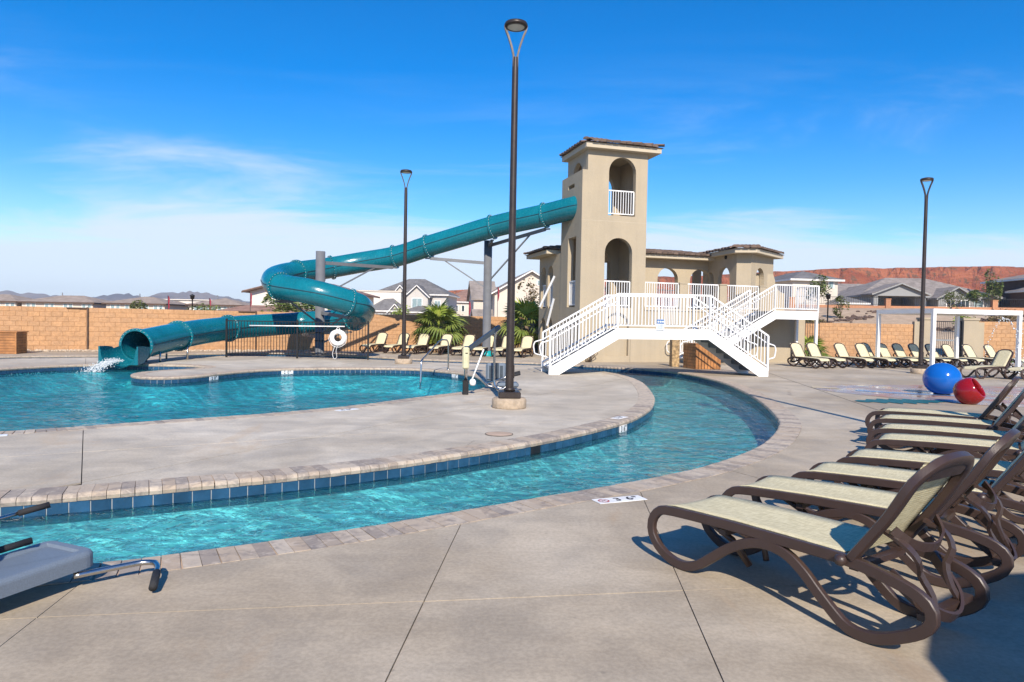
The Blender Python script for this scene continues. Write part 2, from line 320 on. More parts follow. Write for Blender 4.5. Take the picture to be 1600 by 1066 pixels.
# ---------------------------------------------------------------- mesh helpers
def newobj(name, me, mat=None, parent=None, mw=None):
    o = bpy.data.objects.new(name, me); COL.objects.link(o)
    if mat is not None and me is not None and not me.materials: me.materials.append(MATS[mat])
    if parent is not None: o.parent = parent
    if mw is not None: o.matrix_local = mw
    return o
def empty(name, loc=(0, 0, 0), rz=0.0, label=None, cat=None, group=None):
    o = bpy.data.objects.new(name, None); COL.objects.link(o); o.location = loc; o.rotation_euler = (0, 0, rz)
    o.empty_display_size = 0.2
    return tag(o, label, cat, group)
def tag(o, label=None, cat=None, group=None, kind=None):
    if label: o['label'] = label
    if cat: o['category'] = cat
    if group: o['group'] = group
    if kind: o['kind'] = kind
    return o
def copy_tree(o, parent=None):
    c = o.copy(); COL.objects.link(c); c.parent = parent
    for ch in o.children: copy_tree(ch, c)
    return c
def T(x=0, y=0, z=0): return Matrix.Translation((x, y, z))
def RZ(a): return Matrix.Rotation(a, 4, 'Z')
class MB:
    def __init__(s): s.v = []; s.f = []; s.sm = []
    def add(s, vs, fs, m=None, smooth=False):
        k = len(s.v)
        s.v += [tuple(m @ Vector(p)) if m is not None else tuple(p) for p in vs]
        for f in fs: s.f.append(tuple(i+k for i in f)); s.sm.append(smooth)
        return s
    def box(s, a, b, m=None):
        (x0, y0, z0), (x1, y1, z1) = a, b
        return s.add([(x0, y0, z0), (x1, y0, z0), (x1, y1, z0), (x0, y1, z0), (x0, y0, z1), (x1, y0, z1), (x1, y1, z1), (x0, y1, z1)],
                     [(0, 3, 2, 1), (4, 5, 6, 7), (0, 1, 5, 4), (1, 2, 6, 5), (2, 3, 7, 6), (3, 0, 4, 7)], m)
    def bevbox(s, a, b, c=0.01, m=None):
        bm = bmesh.new(); bmesh.ops.create_cube(bm, size=1)
        for v in bm.verts: v.co = Vector([(a[i]+b[i])/2 + v.co[i]*(b[i]-a[i]) for i in range(3)])
        bmesh.ops.bevel(bm, geom=bm.edges[:], offset=c, segments=1, affect='EDGES')
        bm.verts.ensure_lookup_table(); bm.verts.index_update()
        s.add([v.co.copy() for v in bm.verts], [[v.index for v in f.verts] for f in bm.faces], m); bm.free(); return s
    def bar(s, p, q, w, h=None, upv=(0, 0, 1)):
        p = Vector(p); q = Vector(q); d = (q-p); ln = d.length; d.normalize(); h = h or w
        u = Vector(upv); sd = d.cross(u)
        if sd.length < 1e-4: sd = d.cross(Vector((0, 1, 0)))
        sd.normalize(); u = sd.cross(d).normalized()
        vs = []
        for e in (p, q):
            for a, b in ((-1, -1), (1, -1), (1, 1), (-1, 1)): vs.append(e + sd*(a*w/2) + u*(b*h/2))
        return s.add(vs, [(0, 3, 2, 1), (4, 5, 6, 7), (0, 1, 5, 4), (1, 2, 6, 5), (2, 3, 7, 6), (3, 0, 4, 7)])
    def sweep(s, pts, sec, side=None, closed=False, smooth=True, rad=None):
        pts = [Vector(p) for p in pts]; n = len(pts); m = len(sec); prev = None; vs = []
        for i, p in enumerate(pts):
            a = pts[(i-1) % n] if (closed or i > 0) else p; b = pts[(i+1) % n] if (closed or i < n-1) else p
            t = (b-a).normalized()
            if side is not None: sd = Vector(side)
            else:
                if prev is None:
                    ref = Vector((0, 0, 1)) if abs(t.z) < 0.9 else Vector((1, 0, 0)); sd = t.cross(ref).normalized()
                else: sd = (prev - t*prev.dot(t)).normalized()
                prev = sd
            u = sd.cross(t).normalized(); k = rad[i] if rad else 1.0
            for a_, b_ in sec: vs.append(p + sd*(a_*k) + u*(b_*k))
        fs = []
        for i in range(n if closed else n-1):
            j = (i+1) % n
            for q in range(m): fs.append((i*m+q, i*m+(q+1) % m, j*m+(q+1) % m, j*m+q))
        if not closed: fs += [tuple(range(m))[::-1], tuple((n-1)*m+q for q in range(m))]
        return s.add(vs, fs, None, smooth)
    def tube(s, pts, r, n=8, closed=False, rad=None):
        return s.sweep(pts, [(r*math.cos(2*math.pi*i/n), r*math.sin(2*math.pi*i/n)) for i in range(n)], None, closed, True, rad)
    def lathe(s, prof, n=20, m=None, smooth=True, close=True):
        vs = []; k = len(prof)
        for i in range(n):
            a = 2*math.pi*i/n
            for r, z in prof: vs.append((r*math.cos(a), r*math.sin(a), z))
        fs = [(i*k+j, ((i+1) % n)*k+j, ((i+1) % n)*k+j+1, i*k+j+1) for i in range(n) for j in range(k-1)]
        return s.add(vs, fs, m, smooth)
    def prism(s, outer, z0, z1, holes=(), m=None):
        loops = [list(outer)] + [list(h) for h in holes]
        tri = tess(loops); flat = [p for l in loops for p in l]; k = len(flat)
        vs = [(x, y, z0) for x, y in flat] + [(x, y, z1) for x, y in flat]
        fs = [t[::-1] for t in tri] + [tuple(i+k for i in t) for t in tri]; o = 0
        for li, l in enumerate(loops):
            ar = area(l); q = len(l)
            for i in range(q):
                a, b = o+i, o+(i+1) % q
                f = (a, b, b+k, a+k)
                fs.append(f if (ar > 0) == (li == 0) else f[::-1])
            o += q
        return s.add(vs, fs, m)
    def mesh(s, name):
        me = bpy.data.meshes.new(name); me.from_pydata(s.v, [], s.f); me.polygons.foreach_set('use_smooth', s.sm); me.update(); return me
    def build(s, name, mat, parent=None, mw=None, fix=False):
        me = s.mesh(name)
        if fix:
            bm = bmesh.new(); bm.from_mesh(me); bmesh.ops.recalc_face_normals(bm, faces=bm.faces[:]); bm.to_mesh(me); bm.free()
        return newobj(name, me, mat, parent, mw)
def area(l): return 0.5*sum(l[i][0]*l[(i+1) % len(l)][1] - l[(i+1) % len(l)][0]*l[i][1] for i in range(len(l)))
def tess(loops):
    tri = tessellate_polygon([[Vector((p[0], p[1], 0)) for p in l] for l in loops])
    flat = [p for l in loops for p in l]; out = []
    for a, b, c in tri:
        ar = (flat[b][0]-flat[a][0])*(flat[c][1]-flat[a][1]) - (flat[c][0]-flat[a][0])*(flat[b][1]-flat[a][1])
        if abs(ar) < 1e-9: continue
        out.append((a, b, c) if ar > 0 else (a, c, b))
    return out
def catmull(pts, closed=True, step=0.1):
    n = len(pts); P = [Vector(p) for p in pts]; dense = []
    for i in range(n if closed else n-1):
        p0, p1, p2, p3 = (P[(i-1) % n] if closed or i else P[0]), P[i], P[(i+1) % n], (P[(i+2) % n] if closed or i+2 < n else P[-1])
        for k in range(24):
            t = k/24
            dense.append(0.5*((2*p1) + (p2-p0)*t + (2*p0-5*p1+4*p2-p3)*t*t + (3*p1-p0-3*p2+p3)*t**3))
    if not closed: dense.append(P[-1])
    return resample(dense, step, closed)
def resample(pts, step, closed):
    if closed: pts = pts + [pts[0]]
    ac = [0]
    for a, b in zip(pts, pts[1:]): ac.append(ac[-1] + (b-a).length)
    n = max(3, round(ac[-1]/step)); out = []; j = 0
    for i in range(n if closed else n+1):
        d = ac[-1]*i/n
        while j < len(ac)-2 and ac[j+1] < d: j += 1
        k = (d-ac[j])/max(1e-9, ac[j+1]-ac[j]); out.append(pts[j].lerp(pts[j+1], k))
    return out
def smooth_loop(l, it=6):
    n = len(l)
    for _ in range(it): l = [(l[i-1] + l[i]*2 + l[(i+1) % n])*0.25 for i in range(n)]
    return l
def offset_loop(l, d):
    n = len(l); s = 1 if area(l) > 0 else -1; out = []
    for i in range(n):
        t = (l[(i+1) % n]-l[i-1]).normalized(); out.append(Vector((l[i].x + t.y*d*s, l[i].y - t.x*d*s)))
    return out
# ---------------------------------------------------------------- pools, river and decks
POOL = [(-6.53, 8.62), (-5.79, 9.12), (-5.14, 9.70), (-3.80, 10.75), (-2.69, 12.0), (-2.21, 12.78), (-1.64, 13.68), (-1.03, 14.58), (-0.66, 15.44), (-0.60, 16.5), (-0.97, 18.87), (-1.5, 20.0), (-2.09, 20.65), (-2.78, 21.25), (-3.69, 21.45), (-4.78, 21.3), (-5.88, 20.93), (-6.8, 20.4), (-7.4, 19.6), (-7.75, 18.6), (-8.0, 17.5), (-8.4, 16.85), (-8.87, 16.72), (-9.42, 17.0), (-9.8, 17.6), (-9.9, 18.3), (-9.7, 19.0), (-9.25, 19.8), (-9.2, 20.5), (-9.7, 21.0), (-10.4, 21.2), (-11.3, 21.15), (-12.3, 20.95), (-13.2, 20.2), (-13.7, 19.1), (-14.0, 17.5), (-14.2, 14), (-13.2, 10.6), (-10.8, 8.3), (-8.4, 7.9)]
ISL = [(-4.11, 5.48), (-3.46, 5.78), (-2.95, 6.05), (-2.38, 6.37), (-1.54, 6.92), (-0.7, 7.64), (0.53, 8.9), (1.72, 10.55), (2.29, 11.75), (2.66, 12.85), (3.06, 14.7), (3.40, 17.5), (3.44, 19.0), (3.30, 20.4), (2.9, 21.75), (2.1, 23.0), (0.87, 24.1), (-1.76, 24.65), (-3.78, 25.2), (-5.3, 25.95), (-7.8, 26.6), (-10.0, 26.75), (-11.38, 26.35), (-12.83, 25.55), (-14.53, 24.25), (-15.68, 23.3), (-16.8, 22.3), (-18.0, 18), (-17.2, 11.5), (-13, 6.0), (-8.5, 4.4), (-6, 4.75)]
RIV = [(-2.95, 3.90), (-2.53, 4.07), (-2.26, 4.19), (-1.82, 4.43), (-1.08, 4.88), (-0.48, 5.31), (0.31, 5.88), (1.11, 6.45), (2.09, 7.28), (3.13, 8.55), (4.01, 10.16), (4.52, 11.56), (5.19, 14.4), (5.66, 17.6), (5.72, 19.9), (5.4, 22.0), (4.7, 23.2), (4.0, 23.75), (3.2, 24.35), (2.25, 25.0), (0.92, 25.8), (-1.88, 26.35), (-4.01, 27.0), (-5.9, 28.1), (-9.3, 29.5), (-11.2, 29.3), (-12.5, 28.3), (-13.6, 27.0), (-15.3, 25.4), (-17.86, 23.5), (-20.0, 18.5), (-19.2, 10.5), (-14.2, 4.2), (-8.7, 2.35), (-5.0, 2.9)]
PITCH = 0.106
loops = {k: smooth_loop(catmull([Vector((x, y)) for x, y in p], True, PITCH), 5) for k, p in (('pool', POOL), ('isl', ISL), ('riv', RIV))}
WATER_Z, FLOOR_Z = -0.158, -0.52
FLOOR_P = -0.78
# sheets of water and the basins under them
def sheet(name, lps, z, mat, kind='structure'):
    m = MB(); flat = [p for l in lps for p in l]; m.add([(p[0], p[1], z) for p in flat], tess([[(q[0], q[1]) for q in l] for l in lps]))
    o = m.build(name, mat); return tag(o, kind=kind)
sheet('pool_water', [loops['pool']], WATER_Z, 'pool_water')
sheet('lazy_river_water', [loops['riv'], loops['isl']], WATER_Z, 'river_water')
def basin(name, lps, flz):
    m = MB(); flat = [p for l in lps for p in l]; m.add([(p[0], p[1], flz) for p in flat], tess([[(q[0], q[1]) for q in l] for l in lps]))
    for l in lps:
        n = len(l)
        for i in range(n):
            a, b = l[i], l[(i+1) % n]
            m.add([(a.x, a.y, flz), (b.x, b.y, flz), (b.x, b.y, -0.05), (a.x, a.y, -0.05)], [(0, 1, 2, 3)])
    return tag(m.build(name, 'pool_plaster'), kind='structure')
bas_p = basin('pool_basin', [loops['pool']], FLOOR_P); bas_r = basin('lazy_river_basin', [loops['riv'], loops['isl']], FLOOR_Z)
# coping: every brick near enough to be told apart is a piece
def brick_mb(m=None, lw=0.102):
    prof = [(-0.02, -0.018), (-0.028, -0.03), (-0.02, -0.062), (0.30, -0.062), (0.30, 0.004), (0.006, 0.004), (-0.012, -0.004)]
    mb = MB(); h = lw/2; k = len(prof)
    vs = [(-h, y, z) for y, z in prof] + [(h, y, z) for y, z in prof]
    fs = [tuple(range(k)), tuple(range(2*k-1, k-1, -1))] + [(i, i+k, (i+1) % k + k, (i+1) % k) for i in range(k)]
    mb.add(vs, fs, m); return mb
BRICKS = []
for i in range(4):
    mb = brick_mb(lw=0.1035 - 0.0015*i); me = mb.mesh('brick'); BRICKS.append(me)
    bm = bmesh.new(); bm.from_mesh(me); bmesh.ops.recalc_face_normals(bm, faces=bm.faces[:]); bm.to_mesh(me); bm.free(); me.materials.append(MATS['coping_brick'])
def frames(l, inward):
    n = len(l); s = 1 if area(l) > 0 else -1
    for i in range(n):
        a, b = l[i], l[(i+1) % n]; t = (b-a).normalized(); nrm = Vector((t.y*s, -t.x*s))
        if inward: nrm = -nrm
        c = (a+b)/2
        yaw = math.atan2(nrm.y, nrm.x) - math.pi/2
        yield c, nrm, yaw
def seen(c, zmax, ymin=2.0): return ymin < c.y < zmax and abs(c.x) < 0.77*c.y + 0.3
def coping(name, key, inward, zmax):
    root = MB(); l = loops[key]; n = len(l)
    off = offset_loop(l, -0.30 if inward else 0.30)
    for i in range(n):
        j = (i+1) % n
        root.add([(l[i].x, l[i].y, -0.009), (l[j].x, l[j].y, -0.009), (off[j].x, off[j].y, -0.003), (off[i].x, off[i].y, -0.003)], [(0, 1, 2, 3)])
    o = root.build(name, 'grout', fix=True)
    for p in o.data.polygons:
        pass
    tag(o, kind='structure'); rest = MB()
    for c, nrm, yaw in frames(l, inward):
        jit = Matrix.Rotation(rnd.uniform(-0.006, 0.006), 4, 'Z')
        mw = T(c.x + nrm.x*rnd.uniform(0, 0.006), c.y + nrm.y*rnd.uniform(0, 0.006), rnd.uniform(-0.002, 0.002)) @ RZ(yaw) @ jit
        if seen(c, zmax): newobj('brick', BRICKS[rnd.randrange(4)], None, o, mw)
        else:
            q = brick_mb(mw); rest.add(q.v, q.f)
    tag(rest.build('brick_course', 'coping_brick', o, fix=True), kind='stuff')
    return o
cop_i = coping('island_coping', 'isl', True, 13.0); cop_r = coping('river_coping', 'riv', False, 12.5); cop_p = coping('pool_coping', 'pool', False, 13.5)
# waterline tile
def tiles(name, key, inward, zmax, parent):
    l = resample(loops[key], 0.156, True); back = MB(); n = len(l); s = 1
    off = offset_loop(l, 0.004 if inward else -0.004)
    for i in range(n):
        j = (i+1) % n; back.add([(off[i].x, off[i].y, -0.24), (off[j].x, off[j].y, -0.24), (off[j].x, off[j].y, -0.06), (off[i].x, off[i].y, -0.06)], [(0, 1, 2, 3)])
    g = back.build(name, 'white_grout', parent)
    me = MB().box((-0.0735, -0.012, -0.170), (0.0735, 0.0, -0.064)).mesh('tile'); me.materials.append(MATS['pool_tile'])
    me2 = MB().box((-0.0735, -0.012, -0.235), (0.0735, 0.0, -0.177)).mesh('tile'); me2.materials.append(MATS['pool_tile'])
    rest = MB()
    for c, nrm, yaw in frames(l, inward):
        mw = T(c.x, c.y, 0) @ RZ(yaw)
        if seen(c, zmax) and key == 'isl': newobj('tile', me, None, g, mw)
        else: rest.box((-0.0735, -0.012, -0.170), (0.0735, 0.0, -0.064), mw)
        rest.box((-0.0735, -0.012, -0.235), (0.0735, 0.0, -0.177), mw)
    tag(rest.build('tile_course', 'pool_tile', g), kind='stuff')
tiles('waterline_tile', 'isl', True, 13.0, bas_r); tiles('waterline_tile', 'riv', False, 0, bas_r); tiles('waterline_tile', 'pool', False, 0, bas_p)
# decks cut into slabs along the saw joints
def deck(name, outer, holes, lines, mat, label_mat='joint'):
    lps = [[(p[0], p[1]) for p in l] for l in [outer]+holes]; flat = [p for l in lps for p in l]; tri = tess(lps)
    base = MB().add([(x, y, -0.016) for x, y in flat], tri).build(name, label_mat); tag(base, kind='structure')
    bm = bmesh.new(); vs = [bm.verts.new((x, y, 0)) for x, y in flat]
    for t in tri:
        try: bm.faces.new([vs[i] for i in t])
        except ValueError: pass
    for (ax, ay), (bx, by), hw in lines:
        d = Vector((bx-ax, by-ay)).normalized(); nn = Vector((-d.y, d.x, 0)); p = Vector((ax, ay, 0))
        for sg in (-1, 1):
            bmesh.ops.bisect_plane(bm, geom=bm.verts[:]+bm.edges[:]+bm.faces[:], dist=1e-5, plane_co=p+nn*hw*sg, plane_no=nn)
        kill = [f for f in bm.faces if abs((f.calc_center_median()-p).dot(nn)) < hw*0.98]
        bmesh.ops.delete(bm, geom=kill, context='FACES')
    todo = set(bm.faces); k = 0
    while todo:
        st = [todo.pop()]; isl = list(st)
        while st:
            f = st.pop()
            for e in f.edges:
                for g in e.link_faces:
                    if g in todo: todo.remove(g); st.append(g); isl.append(g)
        if sum(f.calc_area() for f in isl) < 0.02: continue
        idx = {}; m = MB(); fs = []
        for f in isl:
            fs.append([idx.setdefault(v, len(idx)) for v in f.verts])
        pv = [v.co.copy() for v in idx]; nb = len(pv); fs2 = []
        cent = sum((Vector(p) for p in pv), Vector())/nb
        for f in isl:
            for lp in f.loops:
                if len([g for g in lp.edge.link_faces]) == 1:
                    a, b = idx[lp.vert], idx[lp.link_loop_next.vert]; fs2.append((a, a+nb, b+nb, b))
        dz = rnd.uniform(-0.0015, 0.0015)
        m.add([p-cent for p in pv] + [p-cent-Vector((0, 0, 0.015)) for p in pv], fs+fs2)
        newobj('slab', m.mesh('slab'), mat, base, T(cent.x, cent.y, dz))
    bm.free(); return base
OUT = [(-34, -9), (34, -9), (34, 33.0), (17, 35.6), (7, 38.6), (-4.85, 34.15), (-20.9, 27.1), (-34, 21)]
deck_w = deck('pool_walk', OUT, [offset_loop(loops['riv'], 0.305)], [((-2.49, 3.31), (1.51, 3.91), 0.004), ((-0.36, 4.93), (-0.50, 2.79), 0.003), ((1.16, 5.85), (0.92, 2.84), 0.003), ((-2.28, 3.04), (-2.39, 3.81), 0.003), ((3.3, 8.52), (5.3, 8.30), 0.005), ((8.1, 20.27), (6.84, 12.75), 0.012), ((6, 24.9), (14, 26.9), 0.006), ((2.3, 7.1), (2.75, 6.2), 0.004)], 'concrete_walk')
deck_i = deck('island_deck', offset_loop(loops['isl'], -0.305), [offset_loop(loops['pool'], 0.305)], [((-5.69, 9.06), (-3.86, 6.12), 0.0045), ((-5.31, 7.08), (-2.6, 8.58), 0.006), ((-2.08, 9.3), (0.85, 14.71), 0.011)], 'concrete_island')
m = MB().lathe([(0, 0.004), (0.17, 0.004), (0.18, 0.003)], 24); m.build('drain_cover', 'grout', deck_i, T(-0.15, 9.12, 0.004))
m = MB().lathe([(0.18, 0.0035), (0.19, 0.0035)], 24); m.build('drain_rim', 'joint', deck_i, T(-0.15, 9.12, 0.004))
MB().box((-0.11, -0.016, -0.19), (0.11, 0.0, -0.062)).build('skimmer_mouth', 'skim_black', bas_r, T(0.30, 8.64, 0) @ RZ(R(45)))

# ---------------------------------------------------------------- open ground, mesa, mountains
def sst(a, b, x):
    t = max(0.0, min(1.0, (x-a)/(b-a))); return t*t*(3-2*t)
def wall_y(x): return 34.3 + 0.437*(x+4.85) if x < 6 else (39.04 - 0.22*(x-6))
def ground_h(x, y):
    wy = wall_y(x) if -34 < x < 34 else (wall_y(-34) if x < 0 else wall_y(34))
    inside = sst(wy+0.2, wy-1.2, y) * sst(-10.5, -9.2, y) * sst(36, 33, abs(x))
    rise = sst(6, 26, x)
    h = 0.05 + rise*(1.25*sst(wy, wy+6, y) + 2.1*sst(wy+4, wy+28, y) + 1.0*sst(70, 84, y))
    h += 0.10*noise.noise((x*0.15, y*0.15, 0))*sst(40, 60, y)
    return h*(1-inside) - 2.6*inside
def axis(a, b, dense, step, grow):
    out = [0.0]; s = step
    while out[-1] < b:
        if out[-1] > dense: s *= grow
        out.append(out[-1]+s)
    return out
xs = axis(0, 9000, 40, 1.0, 1.16); xs = [-x for x in xs[:0:-1]] + xs
ys = [-200, -60, -20, -12] + [-10.6+i*0.7 for i in range(4)] + [-7+3*i for i in range(9)] + [20.5+i*0.7 for i in range(40)] + axis(0, 9000, 40, 1.2, 1.15)[1:][0:0]
y = ys[-1]; s = 1.0
while y < 9000: s *= 1.10; y += s; ys.append(y)
m = MB(); nx = len(xs)
m.add([(x, y, ground_h(x, y)) for y in ys for x in xs], [(j*nx+i, j*nx+i+1, (j+1)*nx+i+1, (j+1)*nx+i) for j in range(len(ys)-1) for i in range(nx-1)], None, True)
tag(m.build('ground', 'desert_ground'), kind='structure')
# red mesa
prof = [(-95, 0), (-75, 4), (-58, 14), (-45, 18.5), (-20, 21), (20, 25), (70, 29), (112, 31), (150, 34), (188, 36.8), (244, 38.6), (300, 39), (380, 39), (520, 38), (620, 34)]
def lerp(tab, x):
    for (a, p), (b, q) in zip(tab, tab[1:]):
        if a <= x <= b: return p + (q-p)*(x-a)/(b-a)
    return tab[0][1] if x < tab[0][0] else tab[-1][1]
m = MB(); X = [-95+2.6*i for i in range(276)]; Y = [300+3.2*i for i in range(62)]; nx = len(X)
def mesa_h(x, y):
    H = lerp(prof, x); e = 398 + 18*noise.noise((x*0.02, 3, 0)) + 7*noise.noise((x*0.09, 8, 0))
    t = (y-318)/(e-318)
    f = 0.62*max(0, min(1, t))**1.2 + 0.38*sst(0.90, 1.0, t)
    rough = noise.fractal((x*0.06, y*0.06, 1.0), 1.0, 2.1, 5)*2.6 + noise.fractal((x*0.3, y*0.3, 4.0), 1.0, 2.0, 3)*0.7
    return 3 + (H-3)*f + rough*min(1, max(0, t*3))*(0.10 if t > 0.97 else 1.0) - (0 if t > 0 else 2)
m.add([(x, y, mesa_h(x, y)) for y in Y for x in X], [(j*nx+i, j*nx+i+1, (j+1)*nx+i+1, (j+1)*nx+i) for j in range(len(Y)-1) for i in range(nx-1)], None, False)
tag(m.build('red_mesa', 'red_rock'), label='long red rock mesa rising behind the houses on the right', kind='structure')
# far mountains
ridge = [(-3400, 60), (-2800, 112), (-2624, 121), (-2585, 122), (-2550, 115), (-2480, 116), (-2420, 108), (-2330, 103), (-2210, 90), (-2150, 98), (-2070, 114), (-1985, 121), (-1935, 112), (-1885, 98), (-1805, 124), (-1655, 139), (-1575, 129), (-1525, 133), (-1410, 105), (-1360, 96), (-1250, 82), (-1000, 64), (-600, 50), (-200, 30), (200, 10)]
m = MB(); X = [-3400+9*i for i in range(400)]; Y = [3000+24*i for i in range(32)]; nx = len(X); MS = 0.5
def mt_h(x, y):
    H = lerp(ridge, x); t = min(1, (y-3000)/500.0)
    n = noise.fractal((x*0.008, y*0.006, 2.0), 1.0, 2.1, 7); r = abs(noise.noise((x*0.016+0.6*noise.noise((x*0.004, y*0.004, 9)), y*0.003, 5)))
    return H*(t**0.9) * (1.0 - 0.9*(1-t*0.85)*r*1.5) + n*13*(1-t*0.6) - (4 if t <= 0 else 0)
m.add([(x*MS, y*MS, (mt_h(x, y) if y <= 3500 else mt_h(x, 3500)*(1-(y-3500)/320*0.8))*MS) for y in Y for x in X], [(j*nx+i, j*nx+i+1, (j+1)*nx+i+1, (j+1)*nx+i) for j in range(len(Y)-1) for i in range(nx-1)], None, True)
tag(m.build('mountains', 'mountain_rock'), kind='structure')

# ---------------------------------------------------------------- block walls
BLK = MB().bevbox((-0.198, -0.075, 0.004), (0.198, 0.0, 0.198), 0.008).mesh('block'); BLK.materials.append(MATS['wall_block'])
def block_wall(name, p, q, z0, courses, label, cap=300, rough=0):
    p = Vector(p); q = Vector(q); d = q-p; ln = d.length; yaw = math.atan2(d.y, d.x); n = int(ln/0.405)
    core = MB().box((0, -0.066, -0.25), (ln, 0.11, 0.2*courses-0.006))
    o = core.build(name, 'mortar', None, T(p.x, p.y, z0) @ RZ(yaw)); tag(o, label, 'wall')
    rest = MB(); pos = []
    for c in range(courses):
        for i in range(n):
            x = (i+0.5)*0.405 + (0.2025 if c % 2 else 0)
            if x+0.2 > ln: continue
            w_ = p + d*(x/ln); vis = abs(w_.x) < 0.77*w_.y
            pos.append((0 if vis else 1, w_.length, x, c))
    pos.sort()
    for k, (v, _, x, c) in enumerate(pos):
        mw = T(x, -0.004+rnd.uniform(-0.002, 0.002), c*0.2)
        if k < cap and not v: newobj('block', BLK, None, o, mw)
        else: rest.bevbox((-0.198, -0.075, 0.004), (0.198, 0.0, 0.198), 0.008, mw)
    if rest.v: tag(rest.build('block_courses', 'wall_block', o), kind='stuff')
    return o
block_wall('block_wall', (-34, 21.55), (-17.82, 28.63), 0.0, 9, 'tan block wall left of the downpipe, behind the wooden bin')
wl = block_wall('block_wall', (-17.80, 28.64), (6.0, 39.04), 0.0, 9, 'long tan block wall behind the water slide and the palms')
block_wall('block_wall', (16.0, 36.84), (21.2, 35.70), 0.0, 9, 'tan block wall between the stair landing and the gate')
block_wall('block_wall', (6.0, 39.04), (16.0, 36.84), 0.0, 9, 'tan block wall hidden mostly behind the slide tower', cap=60)
block_wall('block_wall', (23.95, 35.09), (34, 32.88), 0.0, 10, 'tan block wall right of the iron gate')
dp = MB().box((-0.03, -0.14, 0.0), (0.03, -0.08, 1.82)).box((-0.75, -0.14, 1.76), (0.0, -0.09, 1.80))
dp.build('downpipe', 'wood_dark', wl, T(0.0, 0, 0))
dp2 = MB().box((-0.03, -0.14, 0.0), (0.03, -0.08, 1.82)).box((-0.75, -0.14, 1.76), (0.0, -0.09, 1.80)); dp2.build('downpipe', 'wood_dark', wl, T(6.6, 0, 0))
# pale stones along the foot of the left wall
m = MB()
ico = bmesh.new(); bmesh.ops.create_icosphere(ico, subdivisions=1, radius=1); ico.verts.ensure_lookup_table()
IV = [v.co.copy() for v in ico.verts]; IF = [[v.index for v in f.verts] for f in ico.faces]; ico.free()
def stone(m, x, y, z, r):
    mt = T(x, y, z) @ Matrix.Rotation(rnd.uniform(0, 6), 4, 'Z') @ Matrix.Diagonal((r*rnd.uniform(0.8, 1.5), r, r*rnd.uniform(0.5, 0.9), 1))
    m.add([mt @ (v*rnd.uniform(0.85, 1.1)) for v in IV], IF)
for i in range(620):
    x = rnd.uniform(-21.5, -9.5); y = wall_y(x) - 0.15 - rnd.random()**1.5*0.75; stone(m, x, y, 0.02, rnd.uniform(0.025, 0.075))
tag(m.build('gravel_strip', 'gravel'), label='pale loose stones along the foot of the left wall', kind='stuff')
# ---------------------------------------------------------------- water slide
SLIDE = [(2.85, 27.75, 6.30), (2.38, 27.88, 6.20), (1.31, 28.5, 6.0), (-0.09, 29.1, 5.76), (-1.2, 29.5, 5.52), (-2.46, 29.95, 5.18), (-3.77, 30.4, 4.83), (-5.25, 30.8, 4.39), (-7.0, 30.9, 4.07), (-8.24, 30.4, 3.77), (-8.97, 29.6, 3.56), (-9.41, 28.6, 3.37), (-9.5, 27.4, 3.13), (-9.26, 26.5, 2.91), (-8.73, 25.8, 2.71), (-7.28, 25.2, 2.47), (-6.06, 25.7, 2.12), (-5.86, 26.3, 1.99), (-5.98, 27.3, 1.81), (-6.48, 28.5, 1.6), (-7.45, 29.4, 1.47), (-9.06, 29.8, 1.34), (-10.2, 29.0, 1.22), (-10.99, 27.9, 1.13), (-11.36, 26.9, 1.05), (-11.62, 25.2, 0.93), (-11.74, 23.4, 0.77), (-11.78, 22.2, 0.65), (-11.8, 21.45, 0.57)]
TR = 0.465
path = catmull([Vector(p) for p in SLIDE], False, 0.12)
sl_o = empty('water_slide', (-7.8, 27.6, 0), 0, 'teal enclosed tube water slide winding down from the tower', 'water slide')
def off(o): return Matrix.Translation(-Vector(o.location))
inv = off(sl_o)
# sections between flanges, each a part
def idx_near(p):
    p = Vector(p); return min(range(len(path)), key=lambda i: (path[i]-p).length)
joints = [0] + [idx_near(p) for p in ((1.31, 28.5, 6.0), (-0.95, 29.4, 5.57), (-3.77, 30.4, 4.83), (-5.4, 30.8, 4.36), (-8.1, 30.4, 3.8), (-9.2, 29.2, 3.46), (-8.8, 25.9, 2.73), (-6.15, 25.6, 2.15), (-6.6, 28.7, 1.58), (-9.0, 29.8, 1.34), (-11.2, 27.1, 1.07), (-11.71, 23.9, 0.81))] + [len(path)-1]
joints = sorted(set(joints))
def ringpts(i, r, n):
    a = path[max(0, i-1)]; b = path[min(len(path)-1, i+1)]; t = (b-a).normalized(); sd = t.cross(Vector((0, 0, 1))).normalized(); u = sd.cross(t)
    return [path[i] + sd*(r*math.cos(2*math.pi*k/n)) + u*(r*math.sin(2*math.pi*k/n)) for k in range(n)], t, sd, u
NS = 32
for a, b in zip(joints, joints[1:]):
    m = MB(); vs = []; q = range(a, b+1)
    for i in q:
        rp, t, sd, u = ringpts(i, TR, NS); vs += rp
    for i in q:
        rp, t, sd, u = ringpts(i, TR-0.02, NS); vs += rp
    k = len(q); fs = []
    for i in range(k-1):
        for j in range(NS):
            j2 = (j+1) % NS; fs.append((i*NS+j, i*NS+j2, (i+1)*NS+j2, (i+1)*NS+j)); o = k*NS
            fs.append((o+i*NS+j, o+(i+1)*NS+j, o+(i+1)*NS+j2, o+i*NS+j2))
    m.add(vs, fs, inv, True); sec = m.build('tube_section', 'slide_fibreglass', sl_o)
    for sg in (0, NS//2):
        sm = MB(); pts = []
        for i in range(a, b+1):
            rp, t, sd, u = ringpts(i, TR+0.002, NS); pts.append(inv @ rp[sg])
        sm.tube(pts, 0.017, 5); sm.build('seam', 'slide_seam', sec)
